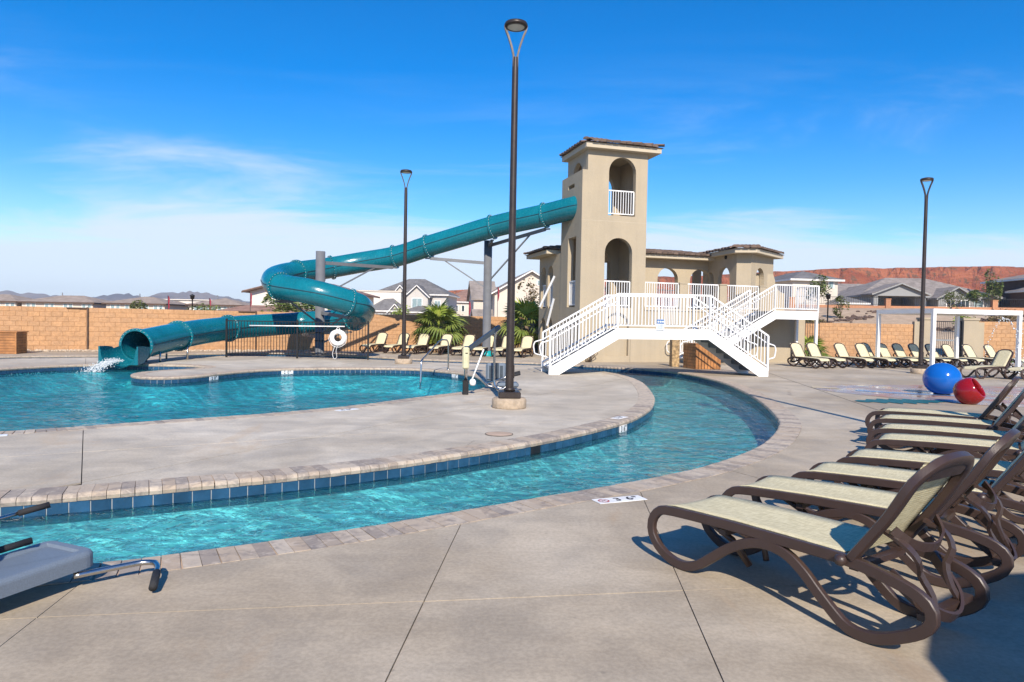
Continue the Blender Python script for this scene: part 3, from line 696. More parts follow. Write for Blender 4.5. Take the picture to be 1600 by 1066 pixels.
BOLT = MB().lathe([(0, 0.012), (0.014, 0.010), (0.016, -0.01)], 6).mesh('bolt'); BOLT.materials.append(MATS['bolt'])
for i in joints[1:]:
    rp, t, sd, u = ringpts(i, 1.0, NS); m = MB(); c = path[i]; vs = []
    for (r, dz) in ((TR-0.005, -0.035), (TR+0.075, -0.035), (TR+0.075, 0.035), (TR-0.005, 0.035)):
        for k in range(NS): vs.append(c + t*dz + sd*(r*math.cos(2*math.pi*k/NS)) + u*(r*math.sin(2*math.pi*k/NS)))
    fs = [(a*NS+k, a*NS+(k+1) % NS, ((a+1) % 4)*NS+(k+1) % NS, ((a+1) % 4)*NS+k) for a in range(4) for k in range(NS)]
    m.add(vs, fs, inv); fl = m.build('flange', 'slide_fibreglass', sl_o, fix=True)
    bm_ = MB()
    for k in range(26):
        an = 2*math.pi*k/26
        for sgn in (-1, 1):
            pc = inv @ (c + sd*((TR+0.04)*math.cos(an)) + u*((TR+0.04)*math.sin(an)) + t*sgn*0.04)
            mt = Matrix.Translation(pc) @ (t*sgn).to_track_quat('Z', 'Y').to_matrix().to_4x4()
            bm_.lathe([(0, 0.012), (0.013, 0.010), (0.015, -0.01)], 6, mt)
    tag(bm_.build('bolts', 'bolt', fl), kind='stuff')
# open run-out trough at the lower end
tail = path[-1]; td = Vector((-0.02, -1.0, 0)).normalized()
m = MB(); rows = []; n = 18
for s_, rr, dz, ext in ((0.0, TR, 0.0, 0.0), (0.15, TR+0.01, -0.03, 0.10), (0.45, TR+0.03, -0.09, 0.04), (0.8, TR+0.05, -0.13, 0.02), (0.95, TR+0.06, -0.14, 0.02)):
    c = tail + td*s_ + Vector((0, 0, dz)); ring = []
    for k in range(n+1):
        an = math.pi + math.pi*k/n; ring.append(c + Vector((math.cos(an)*rr, 0, math.sin(an)*rr + (0.0))))
    rows.append(ring)
vs = [p for r in rows for p in r]; k = n+1
fs = [(i*k+j, i*k+j+1, (i+1)*k+j+1, (i+1)*k+j) for i in range(len(rows)-1) for j in range(n)]
m.add(vs, fs, inv, True); m.build('runout_trough', 'slide_fibreglass', sl_o)
# outer box skirt of the run-out with a scooped front lip
m = MB(); c = tail + td*0.95; W2 = TR+0.13; top = -0.12; bot = 0.015
outl = [(-W2, bot), (W2, bot), (W2, c.z+0.0)] + [((TR+0.06)*math.cos(a), c.z-0.14+(TR+0.06)*math.sin(a)) for a in [(-math.pi*i/18) for i in range(0, 19)]] + [(-W2, c.z+0.0)]
outl = [(x, max(z, bot+0.04) if i > 1 else z) for i, (x, z) in enumerate(outl)]
mt = Matrix.Translation((c.x, c.y, 0)) @ Matrix(((1, 0, 0, 0), (0, 0, 1, 0), (0, 1, 0, 0), (0, 0, 0, 1)))
m.prism(outl, -0.03, 0.05, (), inv @ mt); m.build('front_lip', 'slide_fibreglass', sl_o, fix=True)
for sg in (-1, 1):
    m = MB(); pr = [(c.y-0.02, bot), (c.y+0.30, 0.06), (c.y+0.55, 0.22), (c.y+0.72, c.z-0.10), (c.y+0.60, c.z-0.03), (c.y+0.3, c.z), (c.y-0.02, c.z)]
    mt = Matrix(((0, 0, 1, 0), (1, 0, 0, 0), (0, 1, 0, 0), (0, 0, 0, 1)))
    xx = c.x + sg*(W2-0.025); m.prism([(a, b) for a, b in pr], xx-0.02, xx+0.02, (), inv @ mt); m.build('side_panel', 'slide_fibreglass', sl_o, fix=True)
m = MB(); ringp = []
for rr, dd in ((TR-0.01, -0.05), (TR+0.07, -0.05), (TR+0.07, 0.06), (TR-0.01, 0.06)):
    ringp += [tail + td*(-dd) + Vector((math.cos(2*math.pi*i/NS)*rr, 0, math.sin(2*math.pi*i/NS)*rr)) for i in range(NS)]
m.add(ringp, [(a*NS+i, a*NS+(i+1) % NS, ((a+1) % 4)*NS+(i+1) % NS, ((a+1) % 4)*NS+i) for a in range(4) for i in range(NS)], inv); m.build('mouth_rim', 'slide_fibreglass', sl_o, fix=True)
for (x, y, z) in ((-11.41, 22.13, 0.35), (-11.30, 23.76, 0.45), (-12.1, 23.9, 0.45), (-11.95, 22.3, 0.35)):
    MB().tube([inv @ Vector((x, y, 0)), inv @ Vector((x, y, z))], 0.032, 10).build('support_leg', 'chrome', sl_o)
# steel columns with arms
def column(px, py, h, r, arms, label, collar=None):
    o = empty('slide_column', (px, py, 0), 0, label, 'column'); m = MB()
    m.lathe([(0.0, 0), (r*1.55, 0), (r*1.55, 0.03), (r, 0.03), (r, h), (0, h)], 24); m.build('post', 'grey_steel', o)
    if collar: MB().lathe([(r*1.75, 0), (r*1.75, 0.10), (r*1.3, 0.22), (r+0.002, 0.24)], 24).build('base_collar', 'teal_collar', o)
    else:
        for zz in (0.95, 0.62): MB().lathe([(r+0.001, zz), (r+0.02, zz), (r+0.02, zz+0.03), (r+0.001, zz+0.03)], 24).build('band', 'black_steel', o)
        for k in range(8):
            a = k*math.pi/4; MB().bar((r*1.25*math.cos(a), r*1.25*math.sin(a), 0.02), (r*1.25*math.cos(a), r*1.25*math.sin(a), 0.13), 0.05).build('anchor', 'black_steel', o)
    for (q, z0, br) in arms:
        q = Vector(q) - Vector((px, py, 0)); m = MB(); d = Vector((q.x, q.y, 0)); e = d.normalized()
        a = e*r*0.9 + Vector((0, 0, z0)); m.bar(a, q, 0.10, 0.13); am = m.build('arm', 'grey_steel', o)
        MB().bar(q-e*0.05+Vector((0, 0, 0.0)), q+e*0.22, 0.06, 0.06).build('bracket', 'grey_steel', am)
        if br:
            b0 = e*r*0.9 + Vector((0, 0, z0-br)); MB().bar(b0, a.lerp(q, 0.72)-Vector((0, 0, 0.06)), 0.055).build('brace', 'grey_steel', am)
    return o
column(-7.78, 27.6, 4.23, 0.185, [((-5.35, 30.3, 3.84), 3.78, 1.3), ((-8.9, 26.2, 2.15), 2.3, 0.9), ((-6.2, 25.9, 1.58), 1.75, 0.8), ((-9.0, 29.5, 0.82), 0.78, 0.0), ((-6.9, 28.6, 0.98), 0.95, 0.4), ((-8.25, 29.9, 3.25), 3.1, 0.0)], 'dark grey steel column inside the fence carrying the slide bend')
column(-1.13, 30.3, 5.10, 0.18, [((-3.70, 30.35, 4.28), 4.12, 1.05), ((1.31, 28.6, 5.42), 4.9, 1.5), ((-0.95, 29.7, 5.03), 4.9, 0.0)], 'grey steel column with teal base collar among the far loungers', True)

# ---------------------------------------------------------------- slide tower building
BX, BY, BA = 2.64, 26.85, R(16)
bld = empty('slide_tower', (BX, BY, 0), BA, 'beige stucco slide tower with arched openings and tiled roofs', 'tower')
def toloc(x, y):
    dx, dy = x-BX, y-BY; return (dx*math.cos(BA)+dy*math.sin(BA), -dx*math.sin(BA)+dy*math.cos(BA))
def arch(x0, x1, z0, z1, n=14):
    r = (x1-x0)/2; cx = (x0+x1)/2
    return [(x0, z0), (x1, z0)] + [(cx+r*math.cos(math.pi*i/n), z1-r+r*math.sin(math.pi*i/n)) for i in range(n+1)]
def panel(name, outl, holes, p, q, th, mat='stucco', parent=None):
    """vertical wall from local point p towards q; outline in (distance, height); grows away from the face by th"""
    p = Vector((p[0], p[1], 0)); q = Vector((q[0], q[1], 0)); e = (q-p).normalized(); nrm = Vector((-e.y, e.x, 0))
    mt = Matrix((( e.x, 0, nrm.x, p.x), (e.y, 0, nrm.y, p.y), (0, 1, 0, 0), (0, 0, 0, 1)))
    return MB().prism(outl, 0.0, th, holes, mt).build(name, mat, parent or bld, fix=True)
def rect(a, b, c, d): return [(a, c), (b, c), (b, d), (a, d)]
EPS = 0.003
niche = arch(1.10, 2.12, 0.25, 1.99)
panel('front_wall', [(0, 0), (2.8, 0), (2.8, 8.4), (0.22, 8.4), (0.22, 7.55), (0, 7.55)], [arch(1.12, 2.29, 5.83, 8.14), arch(1.01, 2.20, 2.18, 4.95), niche], (0, 0), (1, 0), 0.24)
MB().box((1.0, 0.16, 0.1), (2.2, 0.20, 2.1)).build('niche_back', 'stucco', bld)
wp = panel('west_wall', rect(0, 2.06-EPS, 0, 7.55), [rect(0.85, 1.75, 2.18, 5.0), rect(0.75, 1.45, 7.0, 7.16)], (0, 2.3), (0, 0.24), 0.24)
panel('upper_west_wall', rect(0, 1.82-EPS, 5.83, 8.4), [arch(0.4, 1.4, 6.4, 8.05)], (0.242, 2.06), (0.242, 0.24), 0.2)
panel('east_wall', rect(EPS, 1.82, 0, 8.4), [], (2.797, 0.24), (2.797, 2.06), 0.24)
panel('back_wall', rect(0.245, 2.8, 0, 8.4), [arch(1.12, 2.27, 5.83, 7.9), arch(1.05, 2.2, 2.18, 4.7)], (0, 2.062), (1, 2.062), 0.236)
MB().box((0.004, -0.0025, 5.585), (2.796, 0.001, 5.597)).build('control_joint', 'stucco_trim', bld)
MB().box((2.196, -0.0025, 0.0), (2.206, 0.001, 1.05)).build('control_joint', 'joint', bld)
MB().box((0.243, 0.243, 5.60), (2.55, 2.058, 5.83)).build('upper_floor', 'stucco_trim', bld)
MB().box((0.243, 0.243, 1.96), (2.55, 2.058, 2.17)).build('lower_floor', 'stucco_trim', bld)
MB().box((0.30, 0.30, 8.25), (2.50, 2.0, 8.34)).build('ceiling', 'stucco', bld)
# hip roofs with individual barrel tiles on the slopes that are seen
def tile_mesh(w_, ln):
    m = MB(); n = 6; vs = []
    for y, dz in ((0, 0.03), (ln, 0.0)):
        for i in range(n+1):
            a = math.pi*i/n; vs.append((-math.cos(a)*w_*0.5, y, math.sin(a)*w_*0.30 + dz))
        vs += [(w_*0.5, y, dz-0.02), (-w_*0.5, y, dz-0.02)]
    k = n+3
    fs = [(i, i+1, k+i+1, k+i) for i in range(n)] + [tuple(range(k))[::-1]]
    m.add(vs, fs); me = m.mesh('roof_tile'); me.materials.append(MATS['roof_tile']); return me
TILE = tile_mesh(0.255, 0.40)
def roof_poly(name, corners, z0, rise, overhang_trim, ridge, slopes, parent=bld):
    """corners: plan polygon at the eave; ridge: list of plan points (one or two); slopes: eave edges to lay tiles on"""
    m = MB(); n = len(corners); rp = [(*p, z0+rise) for p in ridge]
    vs = [(*c, z0) for c in corners] + rp; fs = []
    for i in range(n):
        a, b = corners[i], corners[(i+1) % n]
        near = lambda c: min(range(len(ridge)), key=lambda k: (Vector(ridge[k])-Vector(c)).length)
        ka, kb = near(a), near(b)
        fs.append((i, (i+1) % n, n+kb, n+ka) if ka != kb else (i, (i+1) % n, n+ka))
    m.add(vs, fs); rf = m.build(name, 'roof_tile', parent, fix=True)
    for i in range(n):
        if i not in slopes: continue
        a, b = Vector(corners[i]), Vector(corners[(i+1) % n]); f = fs[i]; rpts = [Vector(vs[k]) for k in f[2:]]
        e = (b-a); ln = e.length; e.normalize(); nin = Vector((-e.y, e.x))
        if nin.dot(Vector(rpts[0][:2])-a) < 0: nin = -nin
        dpt = nin.dot(Vector(rpts[0][:2])-a); L_ = math.hypot(dpt, rise); pit = math.atan2(rise, dpt)
        ta = e.dot(Vector(rpts[-1][:2])-a)/ln; tb = e.dot(Vector(rpts[0][:2])-a)/ln
        if ta > tb: ta, tb = tb, ta
        rows_ = int(L_/0.37); cols = int(ln/0.27)
        for r__ in range(rows_):
            fr = (r__*0.37)/L_
            for c_ in range(cols):
                s_ = (c_+0.5)*ln/cols
                fr2 = (r__*0.37+0.30)/L_
                if s_ < fr2*ta*ln - 0.05 or s_ > ln - fr2*(1-tb)*ln + 0.05: continue
                o2 = a + e*s_ + nin*(fr*dpt)
                yaw = math.atan2(nin.y, nin.x) - math.pi/2
                mw = T(o2.x, o2.y, z0+fr*rise+0.012) @ RZ(yaw) @ Matrix.Rotation(pit, 4, 'X') @ T(0, -0.06, rnd.uniform(-0.005, 0.005))
                newobj('tile', TILE, None, rf, mw)
        # hip caps
        for (st, en) in ((a, rpts[-1]),):
            st3 = Vector((st.x, st.y, z0+0.05)); en3 = Vector((en.x, en.y, en.z+0.06)); d3 = en3-st3; k = max(1, int(d3.length/0.38))
            for q_ in range(k):
                pz = st3 + d3*(q_/k); yw = math.atan2(d3.y, d3.x) - math.pi/2
                newobj('hip_tile', TILE, None, rf, T(*pz) @ RZ(yw) @ Matrix.Rotation(math.asin(d3.z/d3.length), 4, 'X'))
    return rf
def fascia(corners, z0, z1, inner, parent=bld, soff=True):
    m = MB(); m.prism(corners, z0, z1); m.build('fascia', 'stucco_trim', parent, fix=True)
tw = [(0.02, -0.30), (3.24, -0.30), (3.24, 2.45), (0.02, 2.45)]
fascia(tw, 8.36, 8.56, None)
tw2 = [(-0.04, -0.37), (3.31, -0.37), (3.31, 2.52), (-0.04, 2.52)]
roof_poly('tower_roof', tw2, 8.565, 0.34, 0, [(1.5, 0.9), (1.5, 1.4)], (0, 3, 1))
# base storey and front balcony
panel('base_wall', rect(2.803, 10.3, 0, 2.10), [], (0, 0.02), (1, 0.02), 0.22)
panel('base_end_wall', rect(0, 5.0, 0, 2.10), [], (10.3, 0.02), (10.3, 5.02), 0.22)
MB().box((2.803, -0.02, 2.102), (10.32, 5.2, 2.18)).build('balcony_slab', 'stucco_trim', bld)
for x in (4.53, 6.40, 8.34):
    MB().box((x-0.17, -0.035, 2.182), (x+0.17, 0.20, 3.22)).box((x-0.19, -0.055, 3.22), (x+0.19, 0.22, 3.27)).build('pedestal', 'stucco', bld)
MB().box((10.05, -0.12, 0), (10.42, 0.0, 2.09)).build('corner_pier', 'stucco', bld)
BAL = {}
def baluster(h, w_=0.022, mat='white_paint'):
    k = (round(h, 3), w_, mat)
    if k not in BAL:
        me = MB().box((-w_/2, -w_/2, 0), (w_/2, w_/2, h)).mesh('baluster'); me.materials.append(MATS[mat]); BAL[k] = me
    return BAL[k]
def railing(parent, p, q, z, h=1.05, pitch=0.105, mat='white_paint', name='railing', rw=0.045):
    p = Vector(p); q = Vector(q); d = q-p; ln = d.length; e = d.normalized()
    m = MB(); a3 = Vector((p.x, p.y, z)); b3 = Vector((q.x, q.y, z))
    m.bar(a3+Vector((0, 0, h)), b3+Vector((0, 0, h)), rw); g = m.build(name, mat, parent)
    MB().bar(a3+Vector((0, 0, 0.09)), b3+Vector((0, 0, 0.09)), rw*0.8).build('bottom_rail', mat, g)
    n = max(2, int(ln/pitch))
    for i in range(n+1):
        c = p + d*(i/n); newobj('baluster', baluster(h-0.09, 0.045 if i in (0, n) else 0.022, mat), None, g, T(c.x, c.y, z+0.09) @ RZ(math.atan2(e.y, e.x)))
    return g
for a, b in ((2.83, 4.34), (4.72, 6.21), (6.59, 8.15)): railing(bld, (a, 0.08), (b, 0.08), 2.18)
railing(bld, (1.05, 0.12), (2.17, 0.12), 2.18); railing(bld, (1.15, 0.12), (2.26, 0.12), 5.83, 1.0); railing(bld, (0.10, 0.58), (0.10, 1.42), 2.18)
# arcade set back behind the balcony
panel('arcade_wall', rect(2.803, 8.0, 2.182, 4.50), [arch(4.94, 5.98, 2.19, 4.13), arch(6.60, 7.68, 2.19, 4.13)], (0, 3.0), (1, 3.0), 0.3)
for x in (1.0, 3.6, 5.2, 8.2): MB().box((x-0.2, 5.0, 2.182), (x+0.2, 5.19, 4.5)).build('rear_pier', 'stucco', bld)
railing(bld, (1.2, 5.1), (8.0, 5.1), 2.18)
ar = [(-0.45, 2.50), (8.4, 2.50), (8.4, 5.75), (-0.45, 5.75)]
ar = [(-0.45, 2.86), (2.4, 2.86), (2.86, 2.45), (8.3, 2.45), (8.3, 5.8), (-0.45, 5.8)]
fascia(ar, 4.505, 4.67, None)
roof_poly('arcade_roof', [(-0.53, 2.90), (2.84, 2.37), (8.36, 2.37), (8.36, 5.88), (-0.53, 5.88)], 4.675, 0.34, 0, [(1.6, 4.2), (6.6, 4.2)], (0, 1, 4))
# shaded wing on the west side, behind the shaft
panel('west_wing_wall', rect(0, 2.9, 0, 4.50), [arch(0.25, 0.95, 2.18, 4.05), arch(1.2, 1.9, 2.18, 4.05), arch(0.3, 0.95, 0.05, 1.75), arch(1.25, 1.9, 0.05, 1.75)], (0.02, 5.2), (0.02, 2.302), 0.25)
MB().box((0.28, 2.31, 2.0), (2.79, 5.19, 2.17)).build('wing_floor', 'stucco', bld)
railing(bld, (0.12, 5.0), (0.12, 4.2), 2.18); railing(bld, (0.12, 4.05), (0.12, 3.25), 2.18)
for pa, pb in (((1.175, 29.5, 2.2), (1.756, 29.0, 3.5)), ((1.49, 29.3, 1.4), (1.74, 29.0, 2.55))):
    MB().bar((*toloc(pa[0], pa[1]), pa[2]), (*toloc(pb[0], pb[1]), pb[2]), 0.04, 0.09).build('west_stair_stringer', 'white_paint', bld)
# angled pavilion at the right end
P1, P2a, P2b, P3 = [toloc(*p) for p in ((8.95, 32.3), (9.62, 29.5), (10.22, 29.4), (11.85, 31.2))]
def wlen(a, b): return math.hypot(b[0]-a[0], b[1]-a[1])
l1 = wlen(P1, P2a); l2 = wlen(P2a, P2b); l3 = wlen(P2b, P3)
panel('pavilion_wall', rect(0, l1-EPS, 2.182, 4.64), [arch(0.25, 1.0, 2.19, 4.0), arch(1.35, 2.35, 2.19, 4.15)], P1, P2a, 0.2)
panel('pavilion_wall', rect(0, l2, 2.182, 4.64), [], P2a, P2b, 0.2)
panel('pavilion_wall', rect(EPS, l3, 2.182, 4.64), [arch(0.5, 1.4, 2.19, 4.1)], P2b, P3, 0.2)
pc = Vector(((P1[0]+P2a[0]+P2b[0]+P3[0])/4, (P1[1]+P2a[1]+P2b[1]+P3[1])/4)); P4 = (pc.x+0.6, pc.y+2.2)
def grow(p, d): v = Vector(p)-pc; return tuple(pc + v*(1+d/v.length))
pv = [grow(p, 0.55) for p in (P1, P2a, P2b, P3, P4)]
fascia(pv, 4.645, 4.82, None)
roof_poly('pavilion_roof', [grow(p, 0.63) for p in (P1, P2a, P2b, P3, P4)], 4.825, 0.22, 0, [(pc.x, pc.y+0.2)], (0, 1, 2))
MB().lathe([(0, 0), (0.07, 0), (0.08, -0.1), (0.05, -0.16), (0, -0.16)], 12).build('eave_light', 'black_steel', bld, T(*[(P2a[i]*0.7+P1[i]*0.3) for i in (0, 1)], 4.64))
sw = [(0, 2.182), (1.85, 2.182), (1.85, 3.05)] + [(1.85-0.55*math.sin(a), 3.62-0.57*math.cos(a)) for a in [math.pi/2*i/8 for i in range(1, 9)]] + [(1.2, 3.9), (0, 3.9)]
panel('swept_parapet', sw, [], (8.6, 1.3), (10.3, 1.3), 0.2)
MB().box((1.55, -0.09, 0.95), (1.62, 0.0, 1.22)).box((1.3, -0.09, 0.80), (1.50, 0.015, 0.95)).box((1.41, -0.04, 0), (1.44, 0.0, 0.80)).box((1.34, -0.04, 0), (1.37, 0.0, 0.80)).build('electric_box', 'grey_steel', bld, T(-0.9, 0, 0))
ve = MB()
for k in range(5):
    a = 0.3 + k*0.06; ve.tube([(a*0.6+0.1, -0.05, 0.0), (a*0.8+0.05+0.05*k, -0.1-0.05*k, 0.35), (a*0.5-0.05*k+0.3, -0.06, 0.75)], 0.018, 5)
ve.build('hose_bundle', 'bark', bld)

# ---------------------------------------------------------------- footbridge over the river
def flight_rail(o, pts, hgt, pitch, w2, mat='white_paint', mid=None):
    """guard following stringer polyline pts (local x, z) at local y=w2"""
    m = MB()
    for (xa, za), (xb, zb) in zip(pts, pts[1:]): m.bar((xa, w2, za+hgt), (xb, w2, zb+hgt), 0.05)
    g = m.build('guard_rail', mat, o)
    m = MB()
    for (xa, za), (xb, zb) in zip(pts, pts[1:]): m.bar((xa, w2, za+0.09), (xb, w2, zb+0.09), 0.035)
    m.build('bottom_rail', mat, g)
    for (xa, za), (xb, zb) in zip(pts, pts[1:]):
        n = int(abs(xb-xa)/pitch)
        for i in range(1, n):
            t = i/n; newobj('baluster', baluster(hgt-0.09, 0.020), None, g, T(xa+(xb-xa)*t, w2, za+(zb-za)*t+0.09))
    for (x, z) in pts: newobj('post', baluster(hgt+0.06, 0.055), None, g, T(x, w2, z-0.06))
    return g
br = empty('footbridge', (1.09, 19.93, 0), R(7.3), 'white steel arched footbridge with stairs over the lazy river', 'footbridge')
SW = 1.32
string = [(0, 0), (0.31, 0), (2.08, 1.075), (4.86, 1.09), (6.49, 0), (6.80, 0), (6.80, 0.22), (4.92, 1.40), (2.02, 1.385), (0, 0.20)]
mt = Matrix(((1, 0, 0, 0), (0, 0, 1, 0), (0, 1, 0, 0), (0, 0, 0, 1)))
for y0 in (0.0, SW-0.03): MB().prism(string, y0, y0+0.03, (), mt).build('stringer', 'white_paint', br, fix=True)
MB().box((2.0, 0.031, 1.33), (4.94, SW-0.031, 1.37)).build('walkway', 'tread_metal', br)
def treads(o, xs0, z0, xs1, z1, n, wy0, wy1, clips=True):
    for i in range(n):
        t = (i+0.5)/n; x = xs0 + (xs1-xs0)*t; z = z0 + (z1-z0)*((i+1)/(n+1)); d = 0.15
        MB().box((x-d, wy0, z-0.04), (x+d, wy1, z)).build('tread', 'tread_metal', o)
        sg = 1 if xs1 > xs0 else -1
        MB().box((x+sg*d-0.006, wy0, z-0.002), (x+sg*d+0.006, wy1, z+(z1-z0)/(n+1)-0.045)).build('riser', 'tread_metal', o)
        if clips: MB().box((x-0.1, wy0+0.001, z-0.12), (x+0.06, wy0+0.10, z-0.045)).build('tread_clip', 'white_paint', o)
treads(br, 0.05, 0, 2.02, 1.37, 7, 0.032, SW-0.032); treads(br, 6.75, 0, 4.92, 1.37, 7, 0.032, SW-0.032)
RP = [(0.03, 0.20), (2.04, 1.39), (4.90, 1.40), (6.77, 0.22)]
for y in (0.015, SW-0.015):
    flight_rail(br, RP, 1.02, 0.105, y)
    for (a, b, sg, s) in (((0.03, 0.20), (2.04, 1.39), 1, -1), ((6.77, 0.22), (4.90, 1.40), -1, 1)):
        yy = y + (0.07 if y < 0.5 else -0.07); hh = 0.80
        pa = Vector((a[0], yy, a[1]+hh)); pb = Vector((b[0], yy, b[1]+hh)); ext = Vector((a[0]+s*0.26, yy, a[1]+hh-0.08))
        dn = Vector((a[0]+s*0.30, yy, a[1]+hh-0.2)); lo = Vector((a[0]+s*0.26, yy, a[1]+0.36)); bk = Vector((a[0]+s*0.05, yy, a[1]+0.30))
        MB().tube(resample([pb, pa, ext.lerp(pa, 0.2), ext, dn, (dn+lo)/2, lo, bk], 0.06, False), 0.021, 8).build('handrail', 'white_paint', br)
sg_ = empty('pool_rules_sign', (1.09, 19.93, 0), R(7.3), 'small blue and white rules sign on the footbridge railing', 'sign')
MB().box((3.22, -0.03, 1.36), (3.46, -0.018, 1.68)).build('panel', 'sign_white', sg_)
MB().box((3.225, -0.034, 1.55), (3.455, -0.0305, 1.675)).build('blue_header', 'sign_blue', sg_)
for k, (a, b) in enumerate(((3.25, 3.30), (3.32, 3.37), (3.39, 3.44))): MB().box((a, -0.037, 1.585), (b, -0.0345, 1.635)).build('pictogram', 'sign_white', sg_)
for k in range(5): MB().box((3.24, -0.033, 1.39+0.03*k), (3.43-0.02*(k % 2), -0.0305, 1.40+0.03*k)).build('text_line', 'sign_blue', sg_)
# ---------------------------------------------------------------- staircase up to the balcony
s2 = empty('balcony_staircase', (10.59, 27.5, 0), R(14), 'white steel staircase climbing to the balcony landing behind the footbridge', 'staircase')
S2W = 1.35
st2 = [(-3.72, 0), (-3.25, 0), (0.02, 1.84), (2.0, 1.84), (2.0, 2.18), (-0.04, 2.18), (-3.72, 0.11)]
for y0 in (0.0, S2W-0.03): MB().prism(st2 if y0 == 0 else st2[:2] + [(0.02, 1.84), (0.3, 1.84), (0.3, 2.18)] + st2[5:], y0, y0+0.03, (), mt).build('stringer', 'white_paint', s2, fix=True)
MB().box((-0.05, 0.031, 2.12), (2.0, S2W+0.1, 2.165)).build('landing', 'tread_metal', s2)
treads(s2, -3.68, 0, -0.04, 2.16, 11, 0.032, S2W-0.032, False)
flight_rail(s2, [(-3.69, 0.11), (-0.03, 2.18), (1.98, 2.18)], 1.04, 0.105, 0.015)
flight_rail(s2, [(-3.69, 0.11), (-0.33, 2.01)], 1.04, 0.105, S2W-0.015)
railing(s2, (1.98, 0.05), (1.98, S2W), 2.18, 1.04)
for y in (0.085, S2W-0.085):
    pts = [Vector((-0.05, y, 3.0)), Vector((-3.69, y, 0.93)), Vector((-4.05, y, 0.86)), Vector((-4.12, y, 0.74)), Vector((-4.10, y, 0.48)), Vector((-4.0, y, 0.40)), Vector((-3.72, y, 0.40))]
    MB().tube(resample(pts, 0.06, False), 0.021, 8).build('handrail', 'white_paint', s2)
for y in (0.06, S2W-0.06): MB().box((1.90, y-0.05, 0), (2.0, y+0.05, 2.11)).build('leg', 'white_paint', s2)
# ---------------------------------------------------------------- lamp posts
def lamp():
    o = empty('lamp_post'); H = 6.70
    MB().lathe([(0, 0), (0.30, 0), (0.305, 0.02), (0.305, 0.145), (0.28, 0.175), (0, 0.178)], 28).build('concrete_footing', 'footing', o)
    MB().bevbox((-0.19, -0.19, 0.179), (0.19, 0.19, 0.29), 0.015).build('base_cover', 'bronze', o)
    m = MB(); n = 8; pr = [(0.075, 0.29), (0.062, 3.4), (0.055, 5.9), (0.052, 6.12)]; m.lathe(pr, 14)
    m.build('pole', 'bronze', o)
    MB().box((0.055, -0.03, 0.52), (0.082, 0.03, 0.75)).build('hand_hole', 'bronze', o)
    MB().lathe([(0.07, 0.30), (0.10, 0.30), (0.10, 0.34), (0.07, 0.36)], 14).build('pole_collar', 'bronze', o)
    for sg in (-1, 1):
        pts = [Vector((sg*0.028, 0, 5.95)), Vector((sg*0.035, 0, 6.15)), Vector((sg*0.07, 0, 6.30)), Vector((sg*0.13, 0, 6.48)), Vector((sg*0.18, 0, 6.60)), Vector((sg*0.192, 0, 6.66))]
        MB().sweep(pts, [(-0.035, -0.016), (0.035, -0.016), (0.035, 0.016), (-0.035, 0.016)], (0, 1, 0), False, False).build('yoke_arm', 'bronze', o)
    hd = MB().lathe([(0, 6.74), (0.10, 6.735), (0.19, 6.71), (0.205, 6.68), (0.205, 6.645), (0.15, 6.635), (0.148, 6.65)], 32).build('head', 'bronze', o)
    MB().lathe([(0.0, 6.634), (0.10, 6.633), (0.148, 6.640)], 28).build('lens', 'lens', hd)
    return o
lp = lamp()
for i, (x, y, rz, lab) in enumerate(((-0.03, 12.03, 4, 'tall bronze lamp post in the foreground on the island deck'), (-3.78, 23.85, 8, 'bronze lamp post on the island in front of the far loungers'), (14.15, 23.6, -5, 'bronze lamp post at the right beside the white pergola'), (6.14, 7.75, 0, 'bronze lamp post beside the near lounger row, past the right edge'))):
    o = lp if i == 0 else copy_tree(lp); o.location = (x, y, 0); o.rotation_euler = (0, 0, R(rz)); tag(o, lab, 'lamp post', 'lamp posts around the pools')

